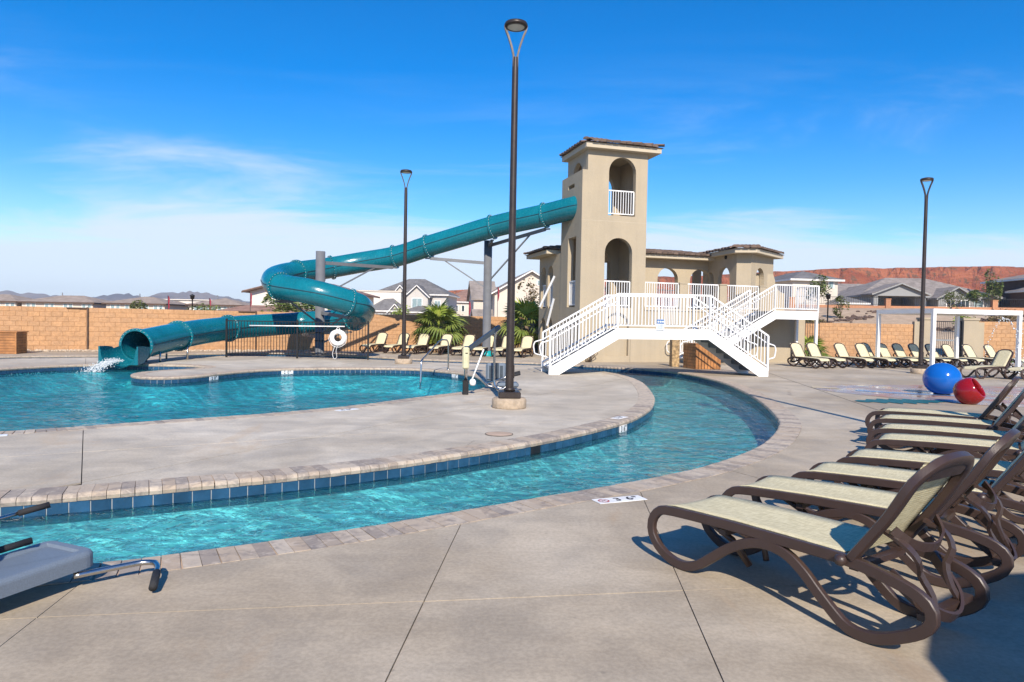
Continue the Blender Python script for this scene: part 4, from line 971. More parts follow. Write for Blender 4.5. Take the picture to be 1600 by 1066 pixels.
# ---------------------------------------------------------------- sun loungers
def lounger():
    o = empty('sun_lounger'); HW = 0.255
    prof = [(0.0, 0.335), (0.2, 0.350), (0.5, 0.362), (0.85, 0.368), (1.17, 0.370), (1.35, 0.347), (1.48, 0.318), (1.555, 0.275), (1.575, 0.215), (1.54, 0.155), (1.45, 0.095), (1.35, 0.048), (1.26, 0.030), (1.18, 0.045), (1.11, 0.095), (1.03, 0.165), (0.95, 0.240), (0.85, 0.302), (0.745, 0.322), (0.63, 0.302), (0.50, 0.238), (0.38, 0.150), (0.28, 0.075), (0.19, 0.035), (0.10, 0.030), (0.01, 0.055), (-0.07, 0.108), (-0.112, 0.175), (-0.108, 0.250), (-0.065, 0.308)]
    lp_ = catmull([Vector((x, 0, z)) for x, z in prof], True, 0.04)
    sec = [(0.019, -0.023), (0.019, 0.023), (0.014, 0.028), (-0.014, 0.028), (-0.019, 0.023), (-0.019, -0.023), (-0.014, -0.028), (0.014, -0.028)]
    me = MB().sweep(lp_, sec, (0, 1, 0), True).mesh('side_frame')
    bm = bmesh.new(); bm.from_mesh(me); bmesh.ops.recalc_face_normals(bm, faces=bm.faces[:]); bm.to_mesh(me); bm.free(); me.set_sharp_from_angle(angle=R(38))
    for sg in (-1, 1):
        newobj('side_frame', me, 'lounger_plastic', o, T(0, sg*HW, 0))
        kb = MB().lathe([(0, 0.035), (0.022, 0.030), (0.030, 0.012), (0.026, -0.005), (0.018, -0.02)], 14, T(1.165, sg*(HW+0.03), 0.372) @ Matrix.Rotation(R(-90*sg), 4, 'X')); kb.build('pivot_knob', 'lounger_plastic', o)
    for x, z in ((0.02, 0.325), (0.42, 0.30), (1.20, 0.335), (1.52, 0.20)):
        MB().bar((x, -HW+0.02, z), (x, HW-0.02, z), 0.045, 0.03).build('crossbar', 'lounger_plastic', o)
    for sg in (-1, 1): MB().tube([(0.30, sg*0.20, 0.33), (0.42, sg*0.14, 0.24), (0.50, sg*0.08, 0.10)], 0.02, 6).build('stay', 'lounger_plastic', o)
    # seat sling: slightly crowned cloth rolled over the front crossbar
    def cloth(rows_, hw, sag, name, th=0.006):
        m = MB(); n = 6; vs = []
        for x, z in rows_:
            for j in range(n+1):
                t = -1+2*j/n; vs.append((x, t*hw, z - sag*(1-t*t)))
        k = n+1; r = len(rows_)
        fs = [(i*k+j, (i+1)*k+j, (i+1)*k+j+1, i*k+j+1) for i in range(r-1) for j in range(n)]
        b = len(vs); vs2 = [(x, y, z-th) for x, y, z in vs]
        fs2 = [tuple(reversed([q+b for q in f])) for f in fs]
        ed = [(i*k, i*k+b, (i+1)*k+b, (i+1)*k) for i in range(r-1)] + [((i+1)*k+n, (i+1)*k+n+b, i*k+n+b, i*k+n) for i in range(r-1)]
        m.add(vs+vs2, fs+fs2+ed, None, True); return m.build(name, 'sling', o)
    cloth([(-0.06, 0.305), (-0.04, 0.338), (0.0, 0.366), (0.06, 0.377), (0.2, 0.384), (0.5, 0.396), (0.85, 0.402), (1.16, 0.402)], HW-0.012, 0.014, 'seat_sling')
    b0 = Vector((1.20, 0, 0.385)); b1 = Vector((1.51, 0, 0.865)); d = (b1-b0).normalized(); nr = Vector((-d.z, 0, d.x))
    W = HW-0.005
    bp = [b0+Vector((0, -W, 0)), b0.lerp(b1, 0.5)+Vector((0, -W, 0))+nr*-0.01, b0.lerp(b1, 0.86)+Vector((0, -W, 0)), b1+Vector((0.0, -W+0.06, 0.0)), b1+d*0.035+Vector((0, -W+0.13, 0)), b1+d*0.045, b1+d*0.035+Vector((0, W-0.13, 0)), b1+Vector((0, W-0.06, 0)), b0.lerp(b1, 0.86)+Vector((0, W, 0)), b0.lerp(b1, 0.5)+Vector((0, W, 0))+nr*-0.01, b0+Vector((0, W, 0))]
    fl_ = [(0.024, -0.013), (0.024, 0.013), (0.016, 0.018), (-0.016, 0.018), (-0.024, 0.013), (-0.024, -0.013), (-0.016, -0.018), (0.016, -0.018)]
    MB().sweep(catmull(bp, False, 0.05), [(b*1.25, a*1.25) for a, b in fl_], tuple(nr), False).build('back_frame', 'lounger_plastic', o).data.set_sharp_from_angle(angle=R(38))
    hb = MB(); c_ = b1 - d*0.015
    hb.bevbox((-0.055, -W+0.07, -0.018), (0.055, W-0.07, 0.012), 0.012, Matrix.Translation(c_) @ Matrix((d, Vector((0, 1, 0)), nr)).transposed().to_4x4()); hb.build('head_bar', 'lounger_plastic', o)
    cloth([((b0 + d*(t*0.60) + nr*0.022).x, (b0 + d*(t*0.60) + nr*0.022).z) for t in (0, 0.2, 0.4, 0.6, 0.8, 0.93, 1.0)], W-0.015, 0.0, 'back_sling')
    # the scrolled bracket that props the back
    for sg in (-1, 1):
        pts = [b0.lerp(b1, 0.34)+Vector((0.02, sg*0.19, -0.01)), Vector((1.42, sg*0.20, 0.50)), Vector((1.47, sg*0.17, 0.43)), Vector((1.46, sg*0.13, 0.36)), Vector((1.50, sg*0.10, 0.27)), Vector((1.53, sg*0.13, 0.20))]
        MB().sweep(catmull(pts, False, 0.04), [(-0.020, -0.008), (0.020, -0.008), (0.020, 0.008), (-0.020, 0.008)], None, False, False).build('prop_arm', 'lounger_plastic', o)
    bow = [Vector((1.37, -0.21, 0.56)), Vector((1.43, -0.15, 0.50)), Vector((1.46, 0, 0.47)), Vector((1.43, 0.15, 0.50)), Vector((1.37, 0.21, 0.56))]
    MB().sweep(catmull(bow, False, 0.04), [(-0.006, -0.022), (0.006, -0.022), (0.006, 0.022), (-0.006, 0.022)], None, False, False).build('prop_bow', 'lounger_plastic', o)
    bow = [Vector((1.36, -0.22, 0.36)), Vector((1.50, -0.16, 0.23)), Vector((1.56, 0, 0.17)), Vector((1.50, 0.16, 0.23)), Vector((1.36, 0.22, 0.36))]
    MB().sweep(catmull(bow, False, 0.04), [(-0.008, -0.028), (0.008, -0.028), (0.008, 0.028), (-0.008, 0.028)], None, False, False).build('prop_rack', 'lounger_plastic', o)
    return o
LG = lounger(); first = [True]
def put_lounger(x, y, deg, label, group, corner=True, cat='sun lounger'):
    o = LG if first[0] else copy_tree(LG); first[0] = False; a = R(deg)
    if corner: x += -math.sin(a)*0.245; y += math.cos(a)*0.245
    o.location = (x, y, 0); o.rotation_euler = (0, 0, a + R(rnd.uniform(-1.6, 1.6) if deg != -55.4 else 0)); return tag(o, label, cat, group)
near = [(1.0, 4.29, -55.4), (1.65, 4.85, -44), (2.35, 5.40, -42), (3.02, 6.05, -38), (3.82, 7.04, -36), (4.26, 7.82, -36), (4.72, 8.70, -38), (5.11, 9.50, -42)]
words = ['first, nearest to the camera', 'second from the camera', 'third from the camera', 'fourth from the camera', 'fifth from the camera', 'sixth from the camera', 'seventh from the camera', 'eighth and last, nearest the blue ball']
for (x, y, a), w_ in zip(near, words): put_lounger(x, y, a, 'brown lounger with beige sling in the near row, ' + w_, 'loungers in the near right row')
far_u = [597, 630, 662, 698, 733, 764, 793, 821]
FL = [(-6.30, 32.35), (-5.22, 32.05), (-4.22, 31.75), (-3.10, 31.4), (-2.05, 31.1), (-1.12, 30.85), (-0.25, 30.6), (0.58, 30.4)]
words = ['first from the left, under the slide shadow', 'second from the left, behind a lamp post', 'third from the left', 'fourth from the left, at the first palm', 'fifth from the left', 'sixth, partly behind the grey column', 'seventh from the left, behind the tall lamp', 'last on the right, beside the footbridge stairs']
for (x, y), w_ in zip(FL, words): put_lounger(x-0.35, y-1.15, 72, 'far beige lounger by the left wall, ' + w_, 'loungers along the far left wall', False)
RL = [(10.95, 26.2, 'first from the left, behind the footbridge foot'), (11.75, 26.6, 'second from the left, under the stair landing'), (13.0, 26.9, 'third from the left, under the landing edge'), (14.0, 27.2, 'fourth from the left'), (14.55, 27.9, 'fifth, set back behind its neighbour'), (15.1, 27.6, 'sixth, just left of the pergola'), (15.95, 28.0, 'seventh, at the left pergola post'), (16.75, 28.2, 'eighth, in the pergola shade'), (17.5, 28.3, 'ninth, in the pergola shade'), (18.3, 28.5, 'tenth, behind the lamp post'), (19.3, 28.7, 'eleventh, before the iron gate'), (20.6, 29.2, 'twelfth, before the gate pillar')]
for x, y, w_ in RL: put_lounger(x+0.62, y-0.9, 110, 'far beige lounger in the right row, ' + w_, 'loungers in the far right row', False)
for x, y, w_ in ((14.55, 21.6, 'left'), (15.75, 21.3, 'middle'), (17.0, 20.9, 'right')): put_lounger(x, y, 20, 'beige lounger beyond the blue ball, %s of three' % w_, 'loungers beyond the splash pad', False)

# ---------------------------------------------------------------- fence, life ring and reach pole
fn = empty('picket_fence', (-10.76, 25.72, 0), 0, 'black steel picket fence in front of the slide bend', 'fence')
LN = 5.34
for z in (1.38, 0.14): MB().bar((0, 0, z), (LN, 0, z), 0.035).build('rail', 'black_steel', fn)
for x in (0.0, LN/2, LN): MB().box((x-0.03, -0.03, 0), (x+0.03, 0.03, 1.46)).build('post', 'black_steel', fn)
pm = MB().box((-0.009, -0.009, 0.10), (0.009, 0.009, 1.40)).mesh('picket'); pm.materials.append(MATS['black_steel'])
for i in range(1, 48):
    if i == 24: continue
    newobj('picket', pm, None, fn, T(LN*i/48, 0, 0))
lr = empty('life_ring', (-6.53, 25.60, 0.81), 0, 'white life ring hanging on the picket fence', 'life ring')
tor = [Vector((0.225*math.cos(2*math.pi*i/36), 0, 0.225*math.sin(2*math.pi*i/36))) for i in range(36)]
MB().tube(tor, 0.085, 12, True).build('ring', 'ring_white', lr)
rp = [Vector((0.33*math.cos(2*math.pi*i/28+0.5)*(1+0.04*math.sin(i*1.7)), -0.02, -0.02+0.33*math.sin(2*math.pi*i/28+0.5))) for i in range(28)]
MB().tube(rp, 0.012, 6, True).tube(catmull([Vector((-0.1, -0.06, -0.3)), Vector((-0.18, -0.06, -0.6)), Vector((-0.12, -0.06, -0.78)), Vector((-0.02, -0.06, -0.72)), Vector((-0.05, -0.06, -0.5)), Vector((0.0, -0.06, -0.3))], False, 0.05), 0.011, 6).build('rope', 'rope', lr)
MB().tube([(-0.08, 0.0, 0.28), (0, 0.02, 0.44), (0.08, 0.0, 0.28)], 0.02, 6).build('hanger', 'ring_white', lr)
rpole = tag(MB().tube([(-9.87, 25.64, 1.21), (-6.29, 25.64, 1.24)], 0.022, 8).build('reach_pole', 'ring_white'), 'long white rescue reach pole hung along the picket fence', 'pole')
for x in (-9.2, -7.0): MB().bar((x, 25.64, 1.22), (x, 25.72, 1.22), 0.02).build('hook', 'black_steel', rpole)

# ---------------------------------------------------------------- pool handrail
hr = empty('pool_handrail', (-2.2, 20, 0), 0, 'stainless steel grab rail at the pool entry steps', 'handrail')
def rail_pts(dx): return [Vector((-0.27+dx, -1.5, -0.35)), Vector((-0.26+dx, -1.4, 0.42)), Vector((0.04+dx, 0.2, 0.90)), Vector((0.10+dx, 0.55, 0.95)), Vector((0.20+dx, 0.95, 0.93)), Vector((0.23+dx, 1.15, 0.84)), Vector((0.23+dx, 1.25, 0.0))]
MB().tube(resample(rail_pts(0), 0.09, False), 0.024, 10).build('rail', 'chrome', hr)
MB().lathe([(0.024, 0.001), (0.06, 0.001), (0.05, 0.02), (0.024, 0.03)], 16).build('escutcheon', 'chrome', hr, T(0.23, 1.25, 0))

# ---------------------------------------------------------------- pool lifts
def lift(loc, rz, label):
    o = empty('pool_lift', loc, rz, label, 'pool lift')
    MB().bevbox((-0.07, -0.06, 0.0), (0.05, 0.07, 0.30), 0.012).build('mast_socket', 'black_steel', o)
    MB().tube([(-0.01, 0, 0.28), (-0.01, 0, 1.0)], 0.035, 10).build('mast', 'chrome', o)
    MB().bevbox((-0.08, -0.09, 0.53), (0.06, 0.03, 0.98), 0.03).build('battery_box', 'cream_plastic', o)
    MB().bar((-0.02, -0.093, 0.86), (0.03, -0.093, 0.86), 0.02, 0.015).build('latch', 'black_steel', o)
    MB().bar((0.05, 0.0, 0.95), (0.66, 0.45, 1.41), 0.075, 0.085).bar((0.05, 0.07, 0.92), (0.66, 0.52, 1.38), 0.03, 0.04).build('boom', 'lift_blue', o)
    MB().tube([(0.10, 0.05, 0.26), (0.34, 0.25, 0.93)], 0.017, 8).build('actuator', 'ring_white', o)
    MB().lathe([(0, -0.07), (0.05, -0.065), (0.068, -0.03), (0.068, 0.03), (0.04, 0.065), (0, 0.07)], 16, T(0.13, 0.06, 0.25)).build('motor', 'ring_white', o)
    MB().tube(resample([Vector((0.66, 0.48, 1.38)), Vector((0.58, 0.5, 1.28)), Vector((0.56, 0.55, 1.1)), Vector((0.56, 0.58, 0.25)), Vector((0.58, 0.56, 0.12)), Vector((0.68, 0.56, 0.06)), Vector((0.80, 0.6, 0.09)), Vector((0.88, 0.65, 0.22))], 0.06, False), 0.026, 10).build('hanger_tube', 'chrome', o)
    b = MB().bevbox((0.36, 1.05, 0.20), (0.82, 1.13, 0.60), 0.045).build('backrest', 'lift_plastic', o)
    MB().bevbox((0.44, 1.035, 0.26), (0.50, 1.05, 0.54), 0.006).bevbox((0.68, 1.035, 0.26), (0.74, 1.05, 0.54), 0.006).bevbox((0.53, 1.02, 0.25), (0.65, 1.05, 0.60), 0.01).build('back_ribs', 'lift_blue', b)
    MB().bevbox((0.60, 1.0, 0.05), (1.10, 1.40, 0.17), 0.05).build('seat', 'lift_plastic', o)
    for y in (0.95, 1.5):
        MB().tube([(0.40, y, 0.15), (0.75, y, 0.28), (1.05, y, 0.36)], 0.02, 8).build('armrest', 'chrome', o); MB().tube([(0.93, y, 0.33), (1.13, y, 0.38)], 0.03, 8).build('grip', 'black_foam', o)
    MB().tube([(0.15, 0.9, 0.40), (0.45, 0.7, 0.12), (0.95, 0.75, 0.04), (1.15, 0.9, 0.04)], 0.02, 8).build('footrest', 'chrome', o)
    return o
lift((-0.93, 14.05, 0), 0, 'pool lift chair with cream battery box beside the tall lamp post')
# the second lift, cut by the left edge
o = empty('pool_lift', (-3.1, 3.8, 0), 0, 'blue-grey pool lift seat with black grips at the left edge', 'pool lift')
io = Matrix.Translation((3.1, -3.8, 0))
seat = MB(); mt2 = io @ T(-2.61, 3.51, 0.150) @ RZ(R(67)) @ Matrix.Rotation(R(-1), 4, 'Y')
bm = bmesh.new(); bmesh.ops.create_cube(bm, size=1)
for v in bm.verts: v.co = Vector((v.co.x*0.74, v.co.y*0.40, v.co.z*0.09))
ve_ = [e for e in bm.edges if abs(e.verts[0].co.z-e.verts[1].co.z) > 0.05]
bmesh.ops.bevel(bm, geom=ve_, offset=0.07, segments=5, affect='EDGES', profile=0.5)
top = max((f for f in bm.faces), key=lambda f: f.calc_center_median().z if abs(f.normal.z) > 0.9 else -9)
te = list(top.edges); bmesh.ops.bevel(bm, geom=te, offset=0.028, segments=4, affect='EDGES', profile=0.5)
top = max((f for f in bm.faces if f.normal.z > 0.99), key=lambda f: f.calc_area())
bmesh.ops.inset_region(bm, faces=[top], thickness=0.035); bmesh.ops.inset_region(bm, faces=[top], thickness=0.012, depth=-0.014)
bm.verts.index_update(); seat.add([v.co.copy() for v in bm.verts], [[v.index for v in f.verts] for f in bm.faces], mt2, False); bm.free()
so = seat.build('seat', 'lift_plastic', o)
MB().bevbox((-0.43, -0.235, -0.08), (-0.30, 0.235, 0.085), 0.02, mt2).build('seat_clamp', 'black_steel', o)
MB().bevbox((-0.55, -0.2, 0.1), (-0.46, 0.2, 0.62), 0.04, mt2).build('backrest', 'lift_plastic', o)
MB().tube(resample([io @ Vector(p) for p in ((-2.35, 3.66, 0.085), (-2.20, 3.80, 0.085), (-2.10, 3.885, 0.085), (-2.03, 3.89, 0.085), (-1.98, 3.83, 0.08), (-1.955, 3.76, 0.07))], 0.03, False), 0.016, 10).build('footrest_tube', 'chrome', o)
MB().tube([io @ Vector(p) for p in ((-1.96, 3.775, 0.07), (-1.905, 3.63, 0.04))], 0.022, 12).build('footrest_grip', 'black_foam', o)
for a, b in (((-3.0, 4.0, 0.29), (-2.81, 4.15, 0.335)), ((-2.80, 3.55, 0.215), (-2.64, 3.75, 0.245))):
    a = Vector(a); b = Vector(b); e = (b-a).normalized()
    MB().tube([io @ (a-e*0.35), io @ a.lerp(b, 0.4)], 0.0125, 10).build('armrest', 'chrome', o)
    MB().tube([io @ a.lerp(b, 0.35 if a.y > 3.8 else -0.1), io @ b], 0.019, 12).build('grip', 'black_foam', o)
MB().tube([io @ Vector((-2.98, 3.18, 0)), io @ Vector((-2.98, 3.18, 1.1))], 0.04, 10).build('mast', 'chrome', o)

# ---------------------------------------------------------------- wooden bins
def bin_(name, loc, rz, w_, d_, h_, boards, vert, label, lid=0.04):
    o = empty(name, loc, rz, label, 'wooden bin'); t = 0.02
    MB().box((0.012, 0.012, 0), (w_-0.012, d_-0.012, h_-0.012)).build('carcass', 'wood_dark', o)
    bh = h_/boards
    for i in range(boards):
        for (a, b) in (((0.0, 0.0), (w_, t*0.6)), ((0.0, d_-t*0.6), (w_, d_))):
            if vert: continue
            MB().box((a[0], a[1], i*bh+0.006), (b[0], b[1], (i+1)*bh-0.006)).build('board', 'wood', o)
        for x in (0.0, w_-t*0.6): MB().box((x, t*0.62, i*bh+0.006), (x+t*0.6, d_-t*0.62, (i+1)*bh-0.006)).build('board', 'wood', o)
    if vert:
        n = int(w_/0.115)
        for i in range(n): MB().box((i*w_/n+0.004, 0, 0.01), ((i+1)*w_/n-0.004, t*0.6, h_-0.005)).build('board', 'wood', o)
    for x in (-0.01, w_-0.04): MB().box((x, -0.012, 0), (x+0.05, 0.0-0.001, h_)).build('corner_post', 'wood', o) if not vert else None
    MB().box((-lid, -lid, h_), (w_+lid, d_+lid, h_+0.03)).build('lid', 'wood', o); return o
bin_('wooden_bin', (6.35, 23.58, 0), R(10), 0.95, 1.0, 0.86, 8, True, 'slatted wooden bin standing under the footbridge', 0.0)
bin_('wooden_bin', (-19.6, 25.0, 0), R(14), 1.25, 0.9, 0.80, 8, False, 'wooden bin with a flat lid at the far left edge')
tag(MB().box((5.85, 24.9, 0), (6.12, 25.3, 0.98)).build('stone_pillar', 'stone_veneer'), 'rough tan stone pillar behind the wooden bin under the bridge', 'pillar')

# ---------------------------------------------------------------- pergola
pg = empty('pergola', (15.1, 24.5, 0), R(10), 'white steel pergola frame at the right behind the lamp post', 'pergola')
PW, PD, PH = 3.6, 2.8, 2.28
for x in (0, PW):
    for y in (0, PD): MB().box((x-0.06, y-0.06, 0), (x+0.06, y+0.06, PH-0.17)).build('post', 'white_paint', pg)
for y in (0, PD): MB().box((-0.06, y-0.06, PH-0.168), (PW+0.06, y+0.06, PH)).build('beam', 'white_paint', pg)
for x in (0, PW): MB().box((x-0.058, 0.062, PH-0.166), (x+0.058, PD-0.062, PH-0.002)).build('beam', 'white_paint', pg)
for i in range(9): MB().box((0.06, 1.45+i*0.145, PH-0.09), (PW-0.06, 1.58+i*0.145, PH-0.07)).build('shade_louvre', 'white_paint', pg)  # slats added over the rear half only, to shade the lounger backs

# ---------------------------------------------------------------- splash pad with play pods and jets
pad = [(12.6+4.9*math.cos(a)*(1+0.10*math.sin(3*a)), 16.0+2.9*math.sin(a)*(1+0.08*math.cos(2*a))) for a in [2*math.pi*i/60 for i in range(60)]]
pd = MB().add([(x, y, 0.005) for x, y in pad], tess([pad])).build('splash_pad', 'splash_pad'); tag(pd, kind='structure')
def flat(name, pts, z, mat):
    MB().add([(x, y, z) for x, y in pts], tess([pts])).build(name, mat, pd)
leaf = []
for i in range(15):
    t = i/14; leaf.append((7.15+2.1*t, 14.15+0.45*t + (0.42 if i % 2 else 0.18)*math.sin(math.pi*min(1, t*1.05+0.05))))
for i in range(14, -1, -1):
    t = i/14; leaf.append((7.15+2.1*t, 14.05+0.2*t - (0.42 if i % 2 else 0.15)*math.sin(math.pi*min(1, t*1.05+0.05))))
flat('painted_leaf', leaf, 0.009, 'paint_teal')
sw_ = [Vector(p) for p in ((8.5, 16.7), (8.9, 16.4), (9.4, 16.2), (10.0, 16.0), (10.5, 15.7), (10.4, 15.5), (9.8, 15.65), (9.2, 15.85), (8.7, 16.15), (8.35, 16.45))]
flat('painted_swoosh', [(p.x, p.y) for p in catmull(sw_, True, 0.12)], 0.009, 'paint_blue')
flat('painted_patch', [(7.55, 17.05), (8.2, 16.9), (8.25, 17.35), (7.7, 17.5)], 0.0095, 'paint_yellow')
bl = empty('play_pod', (10.08, 15.95, 0), 0, 'glossy blue ball shaped splash pod', 'splash pod')
R0 = 0.385
MB().lathe([(0.0, 0.0)] + [(R0*1.04*math.sin(a), 0.37+R0*0.98*-math.cos(a)) for a in [math.pi*i/24 for i in range(3, 25)]], 40).build('shell', 'blue_fibreglass', bl, Matrix.Rotation(R(0), 4, 'X'))
MB().lathe([(0.16, 0.0), (0.17, 0.0), (0.17, 0.02), (0.12, 0.04)], 24).build('base_ring', 'black_steel', bl)
rd = empty('play_pod', (9.42, 14.0, 0), R(0), 'glossy dark red splash pod with an open tilted mouth', 'splash pod')
tilt = T(0, 0, 0.25) @ Matrix.Rotation(R(-62), 4, Vector((-0.32, -1, 0))) 
pr = [(R1*1.0, z) for R1, z in ((0.0, -0.27), (0.10, -0.265), (0.20, -0.22), (0.265, -0.13), (0.285, -0.02), (0.27, 0.09), (0.235, 0.17), (0.215, 0.185), (0.195, 0.17), (0.22, 0.08), (0.235, 0.0), (0.215, -0.1), (0.15, -0.18), (0.0, -0.22))]
MB().lathe(pr, 36, T(0, 0, 0.262) @ RZ(R(-48)) @ Matrix.Rotation(R(58), 4, 'Y')).build('shell', 'red_fibreglass', rd)
MB().lathe([(0.0, -0.205), (0.05, -0.20), (0.06, -0.12), (0.0, -0.11)], 12, T(0, 0, 0.262) @ RZ(R(-48)) @ Matrix.Rotation(R(58), 4, 'Y')).build('nozzle', 'black_steel', rd)
def drops(pts, r):
    m = MB()
    for p, q in pts:
        mt_ = Matrix.Translation(p) @ Matrix.Diagonal((r*q, r*q, r*q*rnd.uniform(1.0, 2.2), 1)); m.add([mt_ @ v for v in IV], IF, None, True)
    return m
for k, (xa, ya, xb, yb, hz) in enumerate(((15.3, 22.3, 16.5, 21.8, 1.9), (16.5, 22.6, 17.2, 21.6, 1.85), (13.7, 18.5, 15.4, 18.9, 1.75))):
    pts = []
    for i in range(90):
        t = i/89; j = 0.03*t
        pts.append((Vector((xa+(xb-xa)*t+rnd.gauss(0, 0.012+j), ya+(yb-ya)*t+rnd.gauss(0, 0.012+j), hz*4*t*(1-t)+rnd.gauss(0, 0.012+j)+0.02)), rnd.uniform(0.6, 1.4)))
    tag(drops(pts, 0.014).build('water_jet', 'foam'), 'thin arching water jet over the splash pad, %s of three' % ('left', 'middle', 'right')[k], 'water jet', 'arching water jets')
pts = []
for i in range(420):
    h = rnd.random()**1.3*0.55; rr = 0.14*(1-h/0.62)*math.sqrt(rnd.random())+0.015; a = rnd.uniform(0, 6.3); pts.append((Vector((11.35+rr*math.cos(a), 17.5+rr*math.sin(a), h)), rnd.uniform(0.5, 1.5)))
tag(drops(pts, 0.018).build('bubbler', 'foam'), 'foaming white bubbler fountain behind the blue ball', 'fountain')
# splash where the slide empties into the pool
pts = []
for i in range(1200):
    t = rnd.random(); s_ = t*0.7; w2 = 0.22+0.22*t
    pts.append((Vector((-11.82 - 0.45*t + rnd.gauss(0, w2*0.4), 20.45-s_*0.9, max(-0.19, 0.12-0.34*t*t*1.0 + abs(rnd.gauss(0, 0.05))*(1-t*0.4)))), rnd.uniform(0.4, 1.3)))
for i in range(500):
    t = rnd.random(); pts.append((Vector((-12.2-1.9*t+rnd.gauss(0, 0.35), 19.7-1.3*t+rnd.gauss(0, 0.25), -0.183+rnd.random()*0.012)), rnd.uniform(0.3, 1.2)))
tag(drops(pts, 0.010).build('slide_splash', 'foam'), label='white foaming water where the slide empties into the pool', kind='stuff')

# ---------------------------------------------------------------- gate
gp = empty('iron_gate', (21.25, 35.65, 0), math.atan2(-0.22, 1), 'black iron gate between stucco pillars in the right wall', 'gate')
for x in (0.0, 2.0): MB().box((x, -0.2, 0), (x+0.68, 0.35, 2.05)).box((x-0.04, -0.24, 2.052), (x+0.72, 0.39, 2.16)).build('pillar', 'stucco', gp)
for x in (-0.28, 2.68): MB().box((x, -0.15, 0), (x+0.27, 0.2, 1.95)).build('pilaster', 'stucco', gp)
gd = MB().box((0.72, 0, 0.05), (0.77, 0.05, 2.0)).box((1.93, 0, 0.05), (1.98, 0.05, 2.0)).box((0.771, 0, 1.95), (1.929, 0.05, 2.0)).box((0.771, 0, 0.05), (1.929, 0.05, 0.1)).build('gate_leaf', 'black_steel', gp)
for i in range(1, 13): MB().box((0.77+i*0.089-0.008, 0.01, 0.1), (0.77+i*0.089+0.008, 0.04, 1.95)).build('bar', 'black_steel', gd)
MB().box((0.78, -0.03, 0.96), (1.6, -0.002, 1.04)).build('push_bar', 'chrome', gd)
# short black fence panel beside the stair landing
fp = empty('fence_panel', (13.9, 34.0, 0), R(-12), 'short black picket fence panel right of the stair landing', 'fence')
for z in (0.15, 1.75): MB().bar((0, 0, z), (1.3, 0, z), 0.04).build('rail', 'black_steel', fp)
pm2 = MB().box((-0.01, -0.01, 0.05), (0.01, 0.01, 1.8)).mesh('picket'); pm2.materials.append(MATS['black_steel'])
for i in range(13): newobj('picket', pm2, None, fp, T(1.3*i/12, 0, 0))
# turf in front of the right wall
m = MB()
for i in range(2600):
    x = rnd.uniform(24.2, 30); y = wall_y(x) - rnd.uniform(0.3, 2.2); h = rnd.uniform(0.05, 0.10); a = rnd.uniform(0, 3.14); dx, dy = 0.02*math.cos(a), 0.02*math.sin(a)
    m.add([(x-dx, y-dy, 0.0), (x+dx, y+dy, 0.0), (x+rnd.uniform(-0.03, 0.03), y+rnd.uniform(-0.03, 0.03), h)], [(0, 1, 2)])
m.add([(24.2, wall_y(24.2)-2.2, 0.012), (30, wall_y(30)-2.2, 0.012), (30, wall_y(30)-0.2, 0.012), (24.2, wall_y(24.2)-0.2, 0.012)], [(0, 1, 2, 3)])
tag(m.build('turf', 'turf'), label='strip of green turf at the foot of the right wall', kind='stuff')

# ---------------------------------------------------------------- depth markers and pool writing
def text(s_, size, mat, parent, mw):
    c = bpy.data.curves.new('lettering', 'FONT'); c.body = s_; c.size = size; c.align_x = 'CENTER'; c.align_y = 'CENTER'; c.extrude = 0.0005
    c.space_character = 1.15; c.offset = size*0.018
    tmp = bpy.data.objects.new('lettering_curve', c); COL.objects.link(tmp); bpy.context.view_layer.update()
    me = bpy.data.meshes.new_from_object(tmp.evaluated_get(bpy.context.evaluated_depsgraph_get())); bpy.data.objects.remove(tmp); bpy.data.curves.remove(c)
    me.materials.clear(); return newobj('lettering', me, mat, parent, mw)
def deck_marker(x, y, deg, wid, txt, label, icon=True):
    o = MB().box((-wid/2, -0.075, 0), (wid/2, 0.075, 0.004)).build('depth_marker', 'sign_white', None, T(x, y, 0.003) @ RZ(R(deg))); tag(o, label, 'depth marker', 'depth markers')
    text(txt, 0.125, 'ink', o, T(0.065 if icon else 0, 0, 0.0052))
    if icon:
        rg = MB().lathe([(0.038, 0.0048), (0.05, 0.0048)], 24); rg.bar((-0.03, 0.03, 0.0048), (0.03, -0.03, 0.0048), 0.009, 0.0006); rg.build('no_diving_icon', 'ink_red', o, T(-wid/2+0.075, 0, 0))
        MB().bar((-0.02, -0.01, 0.0046), (0.02, 0.012, 0.0046), 0.010, 0.0004).build('swimmer_icon', 'ink', o, T(-wid/2+0.075, 0, 0))
    return o
deck_marker(0.945, 5.80, 22, 0.46, '3 6"', 'white deck depth tile with no diving symbol reading 3 6')
deck_marker(1.75, 10.95, 55, 0.34, '3 6"', 'white depth tile on the island deck by the river bend', False)
deck_marker(-6.35, 8.25, 35, 0.40, '5 0"', 'white depth tile on the island deck at the left edge', False)
deck_marker(-2.72, 11.30, 52, 0.40, '4 0"', 'white depth tile on the island deck beside the pool edge', False)
def wall_marker(x, y, deg, txt, label, w_=0.30):
    o = MB().box((-w_/2, -0.006, -0.165), (w_/2, 0.006, -0.062)).build('depth_marker', 'sign_white', None, T(x, y, 0) @ RZ(R(deg))); tag(o, label, 'depth marker', 'depth markers')
    text(txt, 0.12, 'ink', o, T(0, -0.0075, -0.114) @ Matrix.Rotation(R(90), 4, 'X')); return o
def on_loop(key, x, y, inward):
    c, nrm, yaw = min(frames(loops[key], inward), key=lambda q: (q[0]-Vector((x, y))).length)
    c = c - nrm*0.020; return c.x, c.y, math.degrees(yaw)
